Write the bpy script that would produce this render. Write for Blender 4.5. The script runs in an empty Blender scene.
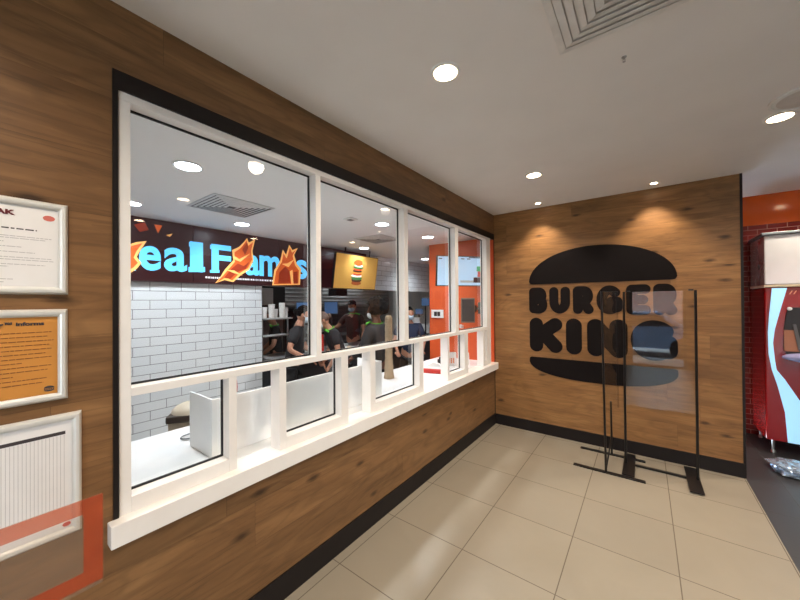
import bpy, bmesh, math, random
from mathutils import Vector, Matrix
random.seed(7)
SC = bpy.context.scene
COL = SC.collection
R = math.radians

# ------------------------------------------------------------------ camera
F_PX, YAW, PITCH, ROLL = 326.55, -0.6421, 0.0063, -0.0079
CAM = Vector((1.7182, -4.5504, 1.7379))
def cam_basis():
    cy, sy, cp, sp = math.cos(YAW), math.sin(YAW), math.cos(PITCH), math.sin(PITCH)
    f = Vector((sy*cp, cy*cp, sp)); r = Vector((cy, -sy, 0)); u = r.cross(f)
    c, s = math.cos(ROLL), math.sin(ROLL)
    return c*r+s*u, -s*r+c*u, f
RV, UV, FV = cam_basis()
cd = bpy.data.cameras.new('camera'); cam = bpy.data.objects.new('camera', cd); COL.objects.link(cam)
cd.sensor_width = 36; cd.lens = F_PX/800*36; cd.clip_start = .02
m = Matrix((RV, UV, -FV)).transposed().to_4x4(); m.translation = CAM
cam.matrix_world = m
SC.camera = cam
def at(px, depth):
    """floor position (x, y) that lies along a bearing at a distance"""
    d = FV + RV*((px-400)/F_PX)
    return CAM.x+d.x*depth, CAM.y+d.y*depth
def hit(px, py, axis, val):
    d = FV + RV*((px-400)/F_PX) + UV*((300-py)/F_PX)
    t = (val-CAM[axis])/d[axis]
    return CAM + d*t

# ------------------------------------------------------------------ materials
def srgb(r, g, b):
    def f(c):
        c /= 255.0
        return c/12.92 if c <= .04045 else ((c+.055)/1.055)**2.4
    return (f(r), f(g), f(b), 1)
class NT:
    def __init__(s, name):
        s.m = bpy.data.materials.new(name); s.m.use_nodes = True
        s.t = s.m.node_tree; s.t.nodes.clear()
        s.out = s.n('ShaderNodeOutputMaterial')
    def n(s, typ, **kw):
        x = s.t.nodes.new(typ)
        for k, v in kw.items(): setattr(x, k, v)
        return x
    def l(s, a, b): s.t.links.new(a, b)
    def val(s, sock, v):
        if isinstance(v, bpy.types.NodeSocket): s.l(v, sock)
        else: sock.default_value = v
    def math(s, op, a, b=0.0, c=None):
        x = s.n('ShaderNodeMath', operation=op)
        s.val(x.inputs[0], a); s.val(x.inputs[1], b)
        if c is not None: s.val(x.inputs[2], c)
        return x.outputs[0]
    def mix(s, f, a, b, blend='MIX'):
        x = s.n('ShaderNodeMix', data_type='RGBA', blend_type=blend)
        s.val(x.inputs['Factor'], f); s.val(x.inputs[6], a); s.val(x.inputs[7], b)
        return x.outputs[2]
    def ramp(s, f, stops):
        x = s.n('ShaderNodeValToRGB'); e = x.color_ramp.elements
        while len(e) < len(stops): e.new(.5)
        for i, (p, c) in enumerate(stops):
            e[i].position = p; e[i].color = c if len(c) == 4 else (*c, 1)
        s.l(f, x.inputs[0]); return x.outputs[0]
    def bsdf(s, color, rough=.5, metal=0, **kw):
        b = s.n('ShaderNodeBsdfPrincipled')
        s.val(b.inputs['Base Color'], color); s.val(b.inputs['Roughness'], rough); s.val(b.inputs['Metallic'], metal)
        for k, v in kw.items(): s.val(b.inputs[k], v)
        s.l(b.outputs[0], s.out.inputs[0]); return b
    def obco(s):
        return s.n('ShaderNodeTexCoord').outputs['Object']
    def noise(s, vec, scale, detail=3, rough=.5, dist=0):
        x = s.n('ShaderNodeTexNoise'); s.l(vec, x.inputs['Vector'])
        x.inputs['Scale'].default_value = scale; x.inputs['Detail'].default_value = detail
        x.inputs['Roughness'].default_value = rough; x.inputs['Distortion'].default_value = dist
        return x.outputs[0]
    def bump(s, h, strength, dist=.01):
        x = s.n('ShaderNodeBump'); x.inputs['Strength'].default_value = strength; x.inputs['Distance'].default_value = dist
        s.l(h, x.inputs['Height']); return x.outputs[0]
_plain = {}
def plain(name, rgb, rough=.5, metal=0, var=.06, scale=14, **kw):
    """painted / plastic / cloth surface with a slight uneven tone"""
    t = NT(name); c = srgb(*rgb)
    n = t.noise(t.obco(), scale, 4)
    dark = tuple(x*(1-var) for x in c[:3])+(1,); lite = tuple(min(1, x*(1+var)) for x in c[:3])+(1,)
    col = t.ramp(n, [(.3, dark), (.7, lite)])
    t.bsdf(col, rough, metal, **kw)
    return t.m
def emit(name, rgb, strength, base=None):
    t = NT(name)
    b = t.bsdf(base or srgb(*rgb), .3)
    b.inputs['Emission Color'].default_value = srgb(*rgb); b.inputs['Emission Strength'].default_value = strength
    return t.m
def thin_glass(name, tint=(1, 1, 1), ior=1.5, rough=0.0):
    t = NT(name)
    tr = t.n('ShaderNodeBsdfTransparent'); tr.inputs[0].default_value = (*tint, 1)
    gl = t.n('ShaderNodeBsdfGlossy'); gl.inputs['Roughness'].default_value = rough
    fr = t.n('ShaderNodeFresnel'); fr.inputs[0].default_value = ior
    g = t.n('ShaderNodeNewGeometry')
    t.l(t.math('MULTIPLY', fr.outputs[0], t.math('SUBTRACT', 1.0, g.outputs['Backfacing'])), (mx := t.n('ShaderNodeMixShader')).inputs[0])
    t.l(tr.outputs[0], mx.inputs[1]); t.l(gl.outputs[0], mx.inputs[2]); t.l(mx.outputs[0], t.out.inputs[0])
    return t.m
def wood(name, along, base, dark, lite, seed=0.0, plank=.24, length=2.6):
    """oak planks laid horizontally; `along` is the object axis the planks run on"""
    t = NT(name); sep = t.n('ShaderNodeSeparateXYZ'); t.l(t.obco(), sep.inputs[0])
    u = t.math('ADD', sep.outputs['XYZ'.index(along)], 20+seed); v = t.math('ADD', sep.outputs[2], .07)
    row = t.math('FLOOR', t.math('DIVIDE', v, plank))
    wn = t.n('ShaderNodeTexWhiteNoise', noise_dimensions='1D'); t.l(t.math('ADD', row, seed), wn.inputs['W'])
    uo = t.math('ADD', u, t.math('MULTIPLY', wn.outputs[0], 7.3))
    colu = t.math('FLOOR', t.math('DIVIDE', uo, length))
    wn2 = t.n('ShaderNodeTexWhiteNoise', noise_dimensions='2D')
    cv = t.n('ShaderNodeCombineXYZ'); t.l(row, cv.inputs[0]); t.l(colu, cv.inputs[1]); t.l(cv.outputs[0], wn2.inputs['Vector'])
    r2 = wn2.outputs[0]
    def vec(su, sv):
        c = t.n('ShaderNodeCombineXYZ')
        t.l(t.math('MULTIPLY', uo, su), c.inputs[0]); t.l(t.math('MULTIPLY', v, sv), c.inputs[1])
        t.l(t.math('MULTIPLY', r2, 37.0), c.inputs[2]); return c.outputs[0]
    broad = t.noise(vec(1.3, 9), 1.0, 6, .62, .7)
    fine = t.noise(vec(2.4, 44), 1.0, 6, .65, .5)
    # cathedral grain rings
    warp = t.noise(vec(.9, 4.2), 1.0, 2, .5, .4)
    rings = t.math('SINE', t.math('MULTIPLY', warp, 70.0))
    col = t.ramp(broad, [(.28, srgb(*dark)), (.5, srgb(*base)), (.74, srgb(*lite))])
    col = t.mix(t.math('MULTIPLY', t.math('GREATER_THAN', fine,   .57), .20), col, srgb(*[c*.5 for c in dark]))
    col = t.mix(t.math('MULTIPLY', t.math('MAXIMUM', rings, 0.0), .18), col, srgb(*[c*.62 for c in dark]))
    # knots and dark cracks
    vo = t.n('ShaderNodeTexVoronoi', voronoi_dimensions='2D'); t.l(vec(2.1, 5.2), vo.inputs['Vector']); vo.inputs['Scale'].default_value = 1.0
    wob = t.noise(vec(9, 40), 1.0, 3)
    kd = t.math('ADD', vo.outputs['Distance'], t.math('MULTIPLY', wob, .16))
    kn = t.ramp(kd, [(.11, (1, 1, 1)), (.21, (0, 0, 0))])
    sel = t.n('ShaderNodeSeparateColor'); t.l(vo.outputs['Color'], sel.inputs[0])
    kn = t.math('MULTIPLY', kn, t.math('GREATER_THAN', sel.outputs[0], .70))
    col = t.mix(t.math('MULTIPLY', kn, .78), col, srgb(38, 22, 12))
    tone = t.math('ADD', .86, t.math('MULTIPLY', r2, .26))
    tc = t.n('ShaderNodeCombineColor')
    for i in range(3): t.l(tone, tc.inputs[i])
    col = t.mix(1.0, col, tc.outputs[0], 'MULTIPLY')
    fv = t.math('FRACT', t.math('DIVIDE', v, plank)); fu = t.math('FRACT', t.math('DIVIDE', uo, length))
    seam = t.math('MAXIMUM', t.math('LESS_THAN', fv, .006), t.math('LESS_THAN', fu, .0008))
    col = t.mix(t.math('MULTIPLY', seam, .45), col, srgb(40, 25, 15))
    b = t.bsdf(col, .42)
    b.inputs['Specular IOR Level'].default_value = .35
    t.l(t.bump(fine, .12, .004), b.inputs['Normal'])
    return t.m
def tiles(name, axes, w, h, c1, c2, mortar, msize, rough, off=(0, 0), stagger=.5, blotch=0, wave=0):
    t = NT(name); sep = t.n('ShaderNodeSeparateXYZ'); t.l(t.obco(), sep.inputs[0])
    cv = t.n('ShaderNodeCombineXYZ')
    t.l(t.math('ADD', sep.outputs['XYZ'.index(axes[0])], off[0]), cv.inputs[0])
    t.l(t.math('ADD', sep.outputs['XYZ'.index(axes[1])], off[1]), cv.inputs[1])
    br = t.n('ShaderNodeTexBrick'); t.l(cv.outputs[0], br.inputs['Vector'])
    br.offset = stagger; br.inputs['Scale'].default_value = 1
    br.inputs['Brick Width'].default_value = w; br.inputs['Row Height'].default_value = h
    br.inputs['Mortar Size'].default_value = msize; br.inputs['Mortar Smooth'].default_value = .1
    br.inputs['Color1'].default_value = srgb(*c1); br.inputs['Color2'].default_value = srgb(*c2); br.inputs['Mortar'].default_value = srgb(*mortar)
    col = br.outputs['Color']
    if blotch:
        n = t.noise(t.obco(), 2.2, 6, .6, .8)
        col = t.mix(t.math('MULTIPLY', t.math('SUBTRACT', n, .3), blotch), col, srgb(*[c*.72 for c in c1]))
    b = t.bsdf(col, t.math('ADD', rough, t.math('MULTIPLY', br.outputs['Fac'], .35)))
    h = t.math('SUBTRACT', 1.0, br.outputs['Fac'])
    if wave: h = t.math('ADD', h, t.math('MULTIPLY', t.noise(t.obco(), 5, 2), wave))
    t.l(t.bump(h, .35, .004), b.inputs['Normal'])
    return t.m

M = {}
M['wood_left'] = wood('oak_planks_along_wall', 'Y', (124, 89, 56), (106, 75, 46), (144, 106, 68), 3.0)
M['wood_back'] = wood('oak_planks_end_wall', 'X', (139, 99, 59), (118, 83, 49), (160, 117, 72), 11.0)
M['black'] = plain('black_laminate', (27, 22, 21), .5, **{'Specular IOR Level': .25})
M['black_metal'] = plain('black_powder_coat', (16, 15, 16), .35)
M['logo'] = plain('dark_brown_vinyl', (22, 17, 17), .8, **{'Specular IOR Level': .12})
M['ceiling'] = plain('ceiling_paint', (236, 233, 230), .8, scale=3, var=.02)
M['ceiling_kitchen'] = plain('kitchen_ceiling_paint', (247, 247, 247), .8, scale=3, var=.01)
M['white'] = plain('white_gloss_paint', (233, 228, 222), .3, var=.02)
M['counter'] = plain('white_solid_surface', (242, 242, 241), .25, var=.02)
M['floor'] = tiles('beige_floor_tile', 'XY', .6005, .594, (150, 140, 123), (145, 135, 119), (98, 86, 72), .0032, .34, (-.0777, 3.049), 0, .35)
M['floor_dark'] = tiles('charcoal_floor_tile', 'XY', .6, .6, (62, 62, 64), (58, 58, 60), (84, 82, 80), .003, .38, (-2.74, 0), 0, .3)
M['floor_kitchen'] = tiles('kitchen_floor_tile', 'XY', .2, .2, (194, 188, 182), (186, 180, 175), (140, 136, 132), .004, .5, (0, 0), 0)
M['tile_white'] = tiles('white_metro_tile', 'YZ', .30, .10, (228, 231, 232), (222, 226, 228), (120, 122, 124), .0032, .16, (.04, .02), .5)
M['tile_red'] = tiles('red_glazed_brick', 'XZ', .17, .066, (104, 20, 12), (84, 15, 10), (120, 56, 42), .004, .14, (0, .01), .5, 0, .5)
M['tile_grey'] = tiles('steel_wall_cladding', 'YZ', 1.2, .12, (150, 152, 152), (140, 142, 143), (84, 86, 88), .006, .35, (0, 0), 0)
M['orange'] = plain('orange_paint', (202, 84, 40), .4, var=.03)
M['orange_gloss'] = plain('orange_gloss_paint', (196, 84, 30), .12, var=.03)
M['glass'] = thin_glass('window_glass', (.96, .97, .97), 1.8)
M['acrylic'] = thin_glass('clear_acrylic', (.95, .96, .97), 1.9)
M['gasket'] = plain('black_rubber_gasket', (14, 14, 16), .6)
M['steel'] = plain('brushed_steel', (176, 178, 178), .3, 1.0, .08, 6)
M['steel_dull'] = plain('dull_steel', (124, 125, 125), .42, .8, .1, 6)
M['dark_plastic'] = plain('dark_plastic', (28, 28, 31), .45)
M['grey_plastic'] = plain('grey_plastic', (96, 96, 98), .5)
M['white_plastic'] = plain('white_plastic', (226, 226, 224), .4)
M['alu'] = plain('satin_aluminium', (226, 224, 217), .32, .3, .03)
M['paper'] = plain('white_paper', (226, 222, 218), .7, var=.02)
M['paper_orange'] = plain('amber_paper', (196, 130, 52), .7, var=.03)
M['ink'] = plain('dark_ink', (58, 50, 50), .7)
M['ink_soft'] = plain('grey_ink', (176, 170, 168), .7)
M['ink_red'] = plain('red_ink', (196, 62, 48), .7)
M['ink_amber'] = plain('brown_ink_on_amber', (120, 70, 26), .7)
M['screen_blue'] = emit('blue_lit_screen', (66, 96, 136), .3)
M['lamp_warm'] = emit('warm_lamp_disc', (255, 226, 186), 26)
M['lamp_cool'] = emit('cool_lamp_disc', (236, 244, 255), 26)
M['skin'] = plain('skin_tan', (176, 124, 98), .55)
M['skin_dark'] = plain('skin_brown', (116, 76, 58), .55)
M['hair'] = plain('black_hair', (18, 15, 14), .9, var=.4, scale=60, **{'Specular IOR Level': .1})
M['hair_brown'] = plain('brown_hair', (92, 70, 58), .6, var=.3, scale=60)
M['cloth_black'] = plain('black_cotton', (30, 29, 31), .85, var=.15)
M['cloth_brown'] = plain('brown_black_cotton', (58, 34, 28), .85, var=.15)
M['cloth_navy'] = plain('navy_cotton', (34, 42, 66), .85, var=.15)
M['green'] = plain('bright_green_trim', (96, 190, 62), .6)
M['mask'] = plain('pale_blue_mask', (186, 206, 222), .8)
M['mask_white'] = plain('white_mask', (226, 228, 230), .8)
M['cream'] = plain('cream_paper', (206, 186, 160), .7, var=.1)
M['beige'] = plain('beige_plastic', (200, 186, 164), .45)
M['brown_dark'] = plain('dark_brown_plastic', (66, 54, 46), .5)
M['red'] = plain('red_card', (188, 44, 30), .5)
M['machine_red'] = plain('deep_red_gloss', (140, 14, 16), .16, var=.03)
M['ribbon'] = emit('emissive_ribbon_panel', (160, 214, 240), .5)  # pale blue ribbon, given its own emission

# ------------------------------------------------------------------ mesh builder
class MB:
    def __init__(s): s.bm = bmesh.new()
    def _add(s, verts, faces):
        vs = [s.bm.verts.new(v) for v in verts]
        for f in faces:
            try: s.bm.faces.new([vs[i] for i in f])
            except ValueError: pass
        return vs
    def box(s, x0, x1, y0, y1, z0, z1, bev=0, mat=None):
        t = bmesh.new()
        bmesh.ops.create_cube(t, size=1)
        for v in t.verts:
            v.co = Vector((x0+(v.co.x+.5)*(x1-x0), y0+(v.co.y+.5)*(y1-y0), z0+(v.co.z+.5)*(z1-z0)))
        if bev: bmesh.ops.bevel(t, geom=list(t.edges), offset=bev, segments=2, affect='EDGES', profile=.6)
        s.merge(t, mat); return s
    def merge(s, t, mat=None):
        if mat is not None: t.transform(mat)
        t.verts.index_update()
        vs = [s.bm.verts.new(v.co) for v in t.verts]
        for f in t.faces:
            try: s.bm.faces.new([vs[v.index] for v in f.verts])
            except ValueError: pass
        t.free()
    def lathe(s, prof, c=(0, 0, 0), seg=24, mat=None, cap=True):
        t = bmesh.new(); rings = []
        for r, z in prof:
            rings.append([t.verts.new((c[0]+max(r, 1e-4)*math.cos(a*math.tau/seg), c[1]+max(r, 1e-4)*math.sin(a*math.tau/seg), c[2]+z)) for a in range(seg)])
        for a, b in zip(rings, rings[1:]):
            for i in range(seg): t.faces.new((a[i], a[(i+1) % seg], b[(i+1) % seg], b[i]))
        if cap: t.faces.new(rings[0][::-1]); t.faces.new(rings[-1])
        s.merge(t, mat); return s
    def tube(s, pts, r, seg=10, closed=False):
        pts = [Vector(p) for p in pts]; rings = []; n = len(pts)
        rr = r if isinstance(r, (list, tuple)) else [r]*n
        up = Vector((.13, .21, .97))
        for i, p in enumerate(pts):
            a = pts[i-1] if (i > 0 or closed) else p; b = pts[(i+1) % n] if (i < n-1 or closed) else p
            d = (b-a).normalized()
            x = d.cross(up)
            if x.length < 1e-3: x = d.cross(Vector((1, 0, 0)))
            x.normalize(); y = d.cross(x)
            rings.append([s.bm.verts.new(p+(x*math.cos(k*math.tau/seg)+y*math.sin(k*math.tau/seg))*rr[i]) for k in range(seg)])
        rng = range(n) if closed else range(n-1)
        for i in rng:
            a, b = rings[i], rings[(i+1) % n]
            for k in range(seg): s.bm.faces.new((a[k], a[(k+1) % seg], b[(k+1) % seg], b[k]))
        if not closed:
            s.bm.faces.new(rings[0][::-1]); s.bm.faces.new(rings[-1])
        return s
    def prism(s, poly, fn, depth):
        """poly: 2-D outline; fn(u, v, w) -> 3-D point; w from 0 to depth"""
        n = len(poly)
        a = [s.bm.verts.new(fn(u, v, 0)) for u, v in poly]; b = [s.bm.verts.new(fn(u, v, depth)) for u, v in poly]
        s.bm.faces.new(a[::-1]); s.bm.faces.new(b)
        for i in range(n): s.bm.faces.new((a[i], a[(i+1) % n], b[(i+1) % n], b[i]))
        return s
    def ell(s, c, r, seg=20, rings=12, mat=None, fn=None):
        t = bmesh.new(); bmesh.ops.create_uvsphere(t, u_segments=seg, v_segments=rings, radius=1)
        for v in t.verts:
            co = v.co.copy()
            if fn: co = fn(co)
            v.co = Vector((c[0]+co.x*r[0], c[1]+co.y*r[1], c[2]+co.z*r[2]))
        s.merge(t, mat); return s
    def build(s, name, mat, parent=None, smooth=False, loc=None):
        bm = s.bm
        bmesh.ops.recalc_face_normals(bm, faces=bm.faces)
        me = bpy.data.meshes.new(name); 
        if loc: bm.transform(Matrix.Translation(-Vector(loc)))
        bm.to_mesh(me); bm.free()
        if mat: me.materials.append(mat)
        if smooth:
            for p in me.polygons: p.use_smooth = True
            try: me.set_sharp_from_angle(angle=R(38))
            except Exception: pass
        o = bpy.data.objects.new(name, me); COL.objects.link(o)
        if parent: o.parent = parent
        if loc: o.location = loc
        return o
def tag(o, label=None, cat=None, group=None, kind=None):
    if label: o['label'] = label
    if cat: o['category'] = cat
    if group: o['group'] = group
    if kind: o['kind'] = kind
    return o
def thing(name, label, cat, loc=(0, 0, 0), rz=0, group=None, rot=None):
    o = bpy.data.objects.new(name, None); COL.objects.link(o)
    o.location = loc; o.rotation_euler = rot or (0, 0, rz); o.empty_display_size = .1
    return tag(o, label, cat, group)
def struct(name, mb, mat, label=None):
    o = mb.build(name, mat); o['kind'] = 'structure'
    if label: o['label'] = label
    return o
def dup(root, loc, rz=None, label=None):
    r = root.copy(); COL.objects.link(r); r.location = loc
    if rz is not None: r.rotation_euler.z = rz
    if label: r['label'] = label
    for ch in list(root.children):
        c = ch.copy(); COL.objects.link(c); c.parent = r
        for g in list(ch.children):
            d = g.copy(); COL.objects.link(d); d.parent = c
    return r

H = 2.97            # customer-area ceiling
KH = 2.66           # kitchen ceiling
KX = -2.57          # tiled wall behind the counter
XE = 2.476          # free end of the oak back wall
SILL = .87

# ------------------------------------------------------------------ shell
struct('floor', MB().box(0, 2.49, -8, .12, -.1, 0), M['floor'])
struct('floor_dark', MB().box(2.49, 7.2, -8, 1.7, -.1, 0), M['floor_dark'])
struct('floor_kitchen', MB().box(-6, 0, -8, 4.2, -.1, 0), M['floor_kitchen'])
struct('ceiling', MB().box(0, 7.2, -8, .12, H, H+.1), M['ceiling'])
struct('ceiling_raised', MB().box(2.3, 7.2, .12, 1.7, H+.1, H+.2).box(2.3, 7.2, .115, .12, H, H+.1), M['ceiling'])
struct('ceiling_kitchen', MB().box(-6, -.1, -8, 4.2, KH, KH+.1), M['ceiling_kitchen'])
# left oak wall with the long serving-window opening
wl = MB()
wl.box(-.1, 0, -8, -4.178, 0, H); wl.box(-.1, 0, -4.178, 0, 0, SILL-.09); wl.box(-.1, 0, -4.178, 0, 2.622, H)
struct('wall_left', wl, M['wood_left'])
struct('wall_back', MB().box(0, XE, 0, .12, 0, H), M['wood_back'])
struct('wall_kitchen_end', MB().box(-1.083, -.0005, 0, .12, 0, KH), M['orange'])
struct('wall_far', MB().box(2.2, 7.2, 1.55, 1.65, 0, 2.69), M['tile_red'])
struct('wall_far_upper', MB().box(2.2, 7.2, 1.55, 1.65, 2.69, H+.1), M['orange_gloss'])
struct('wall_alcove_light_stop', MB().box(2.2, 2.3, .12, 1.55, 0, H+.1), M['tile_red'])  # unseen closure, added only to stop light leaking in
struct('wall_right', MB().box(7.1, 7.2, -8, 1.55, 0, H+.1), M['wood_left'])
# kitchen walls
kw = MB()
kw.box(KX-.1, KX, -8, -2.047, 0, KH); kw.box(KX-.1, KX, -2.047, 4.2, 1.98, KH); 
struct('wall_kitchen_low', MB().box(KX-.1, KX, -2.047, 4.2, 0, .92), plain('dark_steel_cladding', (58, 60, 62), .4, .4))
struct('wall_kitchen_tiled', kw, M['tile_white'])
struct('wall_kitchen_back', MB().box(-6, -5.9, -8, 4.2, 0, KH), M['tile_grey'])
struct('wall_kitchen_light_stop', MB().box(-.1, 0, .12, 4.1, 0, KH), M['orange'])  # unseen wall, added to keep outside light out of the kitchen
struct('wall_kitchen_side', MB().box(-6, 0, 4.1, 4.2, 0, KH), M['ceiling'])
struct('wall_kitchen_front', MB().box(-6, -.1, -8, -7.9, 0, KH), M['ceiling'])
# street front behind the viewer: reflected door, and wide right glazing added for daylight
fr = MB()
fr.box(0, 1.40, -7.0, -6.85, 0, H); fr.box(2.55, 3.4, -7.0, -6.85, 0, H); fr.box(6.9, 7.2, -7.0, -6.85, 0, H); fr.box(1.40, 2.55, -7.0, -6.85, 2.7, H); fr.box(3.4, 6.9, -7.0, -6.85, 2.7, H)
struct('wall_street', fr, M['wood_left'])
wf = MB()
for x in (1.40, 2.49, 3.4, 4.55, 5.7, 6.84): wf.box(x, x+.06, -6.97, -6.9, 0, 2.7)
for z in (0, 2.1, 2.64): wf.box(1.46, 2.49, -6.97, -6.9, z, z+.06); wf.box(3.46, 6.84, -6.97, -6.9, z, z+.06)
struct('window_2', wf, M['black_metal'])
gp = MB()
gp.box(1.46, 2.49, -6.94, -6.93, .06, 2.64); gp.box(3.46, 6.84, -6.94, -6.93, .06, 2.64)
g2 = gp.build('glass', M['glass'], bpy.data.objects['window_2'])
# baseboards, trims
struct('baseboard_left', MB().box(0, .012, -8, -.012, 0, .148), M['black'])
struct('baseboard_back', MB().box(0, XE+.012, -.012, 0, 0, .14), M['black'])
struct('trim_1', MB().box(XE, XE+.02, -.004, .124, 0, H), M['black'])
t2 = MB()
t2.box(-.004, .006, -4.19, -4.172, .872, 2.695); t2.box(-.004, .006, -4.172, -.004, 2.618, 2.695)
struct('trim_2', t2, M['black'])
struct('trim_3', MB().box(.0, .006, -.012, -.002, .14, 2.618), M['black'])

# ------------------------------------------------------------------ serving window
win = bpy.data.objects.new('window_1', None); COL.objects.link(win); win['kind'] = 'structure'
win['label'] = 'long white-framed serving window with upper panes and lower openings'
X0, X1, GX = -.095, -.003, -.071      # back, front face, glass plane
f = MB()
f.box(X0, X1, -4.17, -4.13, SILL, 2.585, .002)
f.box(X0, X1, -.27, -.13, SILL, 2.585, .002)
f.box(X0, X1, -4.17, -.13, 2.585, 2.625, .002)
f.build('window_frame', M['white'], win)
MB().box(X0, X1, -4.13, -.27, 1.352, 1.388, .002).build('transom', M['white'], win)
ups = [(-4.13, -3.164), (-3.123, -2.18), (-2.12, -1.19), (-1.115, -.27)]
for (a, b), (c, d) in zip(ups, ups[1:]):
    MB().box(X0, X1, b, c, 1.388, 2.585, .002).build('mullion', M['white'], win)
def pane(y0, y1, z0, z1):
    MB().box(GX-.004, GX, y0, y1, z0, z1).build('window_glass', M['glass'], win)
    g = MB(); w = .009
    g.box(GX-.006, GX+.004, y0, y0+w, z0, z1); g.box(GX-.006, GX+.004, y1-w, y1, z0, z1)
    g.box(GX-.006, GX+.004, y0+w, y1-w, z0, z0+w); g.box(GX-.006, GX+.004, y0+w, y1-w, z1-w, z1)
    g.build('gasket', M['gasket'], win)
for a, b in ups: pane(a, b, 1.388, 2.585)
lows = [(-4.13, -3.729, -3.688), (-3.392, -2.948, -2.882), (-2.582, -1.945, -1.874), (-1.345, -.97, -.873), (-.345, -.27, -.27)]
posts = [(-3.438, -3.392), (-2.642, -2.582), (-1.385, -1.345), (-.40, -.345)]
for i, (a, b, c) in enumerate(lows):
    MB().box(X0, X1, a, b, SILL, .935, .002).build('bottom_rail', M['white'], win)
    if c > b: MB().box(X0, X1, b, c, SILL, 1.352, .002).build('jamb', M['white'], win)
    pane(a, b, .935, 1.352)
for a, b in posts: MB().box(X0, X1, a, b, SILL, 1.352, .002).build('post', M['white'], win)
MB().box(-.1, .053, -4.207, -.002, SILL-.09, SILL, .004).build('window_sill', M['white'], win)
# kitchen-side counter
ct = thing('service_counter', 'long white counter top running inside behind the serving window', 'counter', (-.5, -2.5, 0))
MB().box(-.885, -.102, -6.5, -.005, SILL-.05, SILL, .004).build('counter_top', M['counter'], ct, loc=None).location = (.5, 2.5, 0)
MB().box(-.86, -.12, -6.45, -.02, 0, SILL-.052).build('counter_body', M['steel_dull'], ct).location = (.5, 2.5, 0)

# ------------------------------------------------------------------ wall logo (back wall)
lg = thing('wall_logo', 'large dark burger-shaped restaurant logo on the oak end wall', 'sign', (1.24, 0, 1.58))
def on_back(u, v, w): return (u-1.24, -.002-w, v-1.58)
def half_bun(xl, xr, zf, zp, up, n=40, k=2.35):
    """flat edge at zf, domed to zp, soft corners"""
    cx, a, h = (xl+xr)/2, (xr-xl)/2, zp-zf
    pts = []
    for i in range(n+1):
        t = math.pi*i/n; c, s_ = math.cos(t), math.sin(t)
        pts.append((cx+a*math.copysign(abs(c)**(2/k), c), zf+h*(abs(s_)**(2/k))))
    return pts
top = half_bun(.485, 2.002, 1.99, 2.405, 1, k=2.0)
top += [(.505, 1.962), (.53, 1.957), (1.957, 1.957), (1.985, 1.962)]
MB().prism(top, on_back, .008).build('bun_top', M['logo'], lg)
bot = [(.515, .998), (.488, .99), (.482, .965)]
a = half_bun(.482, 2.002, .955, .745, -1, k=2.3)[::-1]
bot = [(1.975, .998), (1.998, .988)] + a[::-1] + [(.488, .988), (.51, .998)]
MB().prism(bot, on_back, .008).build('bun_bottom', M['logo'], lg)
def capsule(p, q, r, n=10):
    p, q = Vector(p), Vector(q); d = (q-p); 
    ang = math.atan2(d.y, d.x) if d.length > 1e-6 else 0
    return [(q.x+r*math.cos(ang-math.pi/2+math.pi*i/n), q.y+r*math.sin(ang-math.pi/2+math.pi*i/n)) for i in range(n+1)] + \
           [(p.x+r*math.cos(ang+math.pi/2+math.pi*i/n), p.y+r*math.sin(ang+math.pi/2+math.pi*i/n)) for i in range(n+1)]
def arc(cx, cy, rx, ry, a0, a1, n=10):
    return [(cx+rx*math.cos(R(a0+(a1-a0)*i/n)), cy+ry*math.sin(R(a0+(a1-a0)*i/n))) for i in range(n+1)]
# strokes in a unit box (the stroke centre lines)
GL = {
 'B': [[(0, 0), (0, 1), (.62, 1)]+arc(.62, .76, .3, .24, 90, -90)+[(.3, .52)], [(.3, .52), (.66, .52)]+arc(.66, .26, .34, .26, 90, -90)+[(0, 0)]],
 'U': [[(0, 1), (0, .42)]+arc(.5, .42, .5, .42, 180, 360, 14)+[(1, 1)]],
 'R': [[(0, 0), (0, 1), (.55, 1)]+arc(.55, .72, .36, .28, 90, -90)+[(.1, .44)], [(.45, .44), (.95, 0)]],
 'G': [arc(.52, .5, .52, .5, 48, 312, 18)+[(1.0, .1), (1.0, .42), (.66, .42)]],
 'E': [[(1, 1), (0, 1), (0, 0), (1, 0)], [(0, .5), (.8, .5)]],
 'K': [[(0, 0), (0, 1)], [(1, 1), (.12, .46)], [(.38, .56), (1, 0)]],
 'I': [[(.5, 0), (.5, 1)]],
 'N': [[(0, 0), (0, 1), (1, 0), (1, 1)]],
}
def glyph(ch, x0, x1, z0, z1, r):
    mb = MB(); k = 0
    for st in GL[ch]:
        P = [(x0+r+u*(x1-x0-2*r), z0+r+v*(z1-z0-2*r)) for u, v in st]
        for p, q in zip(P, P[1:]):
            k += 1
            mb.prism(capsule(p, q, r), on_back, .006+.00002*k)
    return mb.build('letter', M['logo'], lg)
for ch, a, b in zip('BURGER', (.483, .734, 1.007, 1.259, 1.553, 1.797), (.710, .975, 1.236, 1.518, 1.777, 2.004)):
    glyph(ch, a, b, 1.575, 1.915, .054)
for ch, a, b, r in zip('KING', (.486, .922, 1.158, 1.589), (.884, 1.104, 1.562, 2.0), (.084, .088, .088, .086)):
    glyph(ch, a, b, 1.07, 1.517, r)

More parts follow.
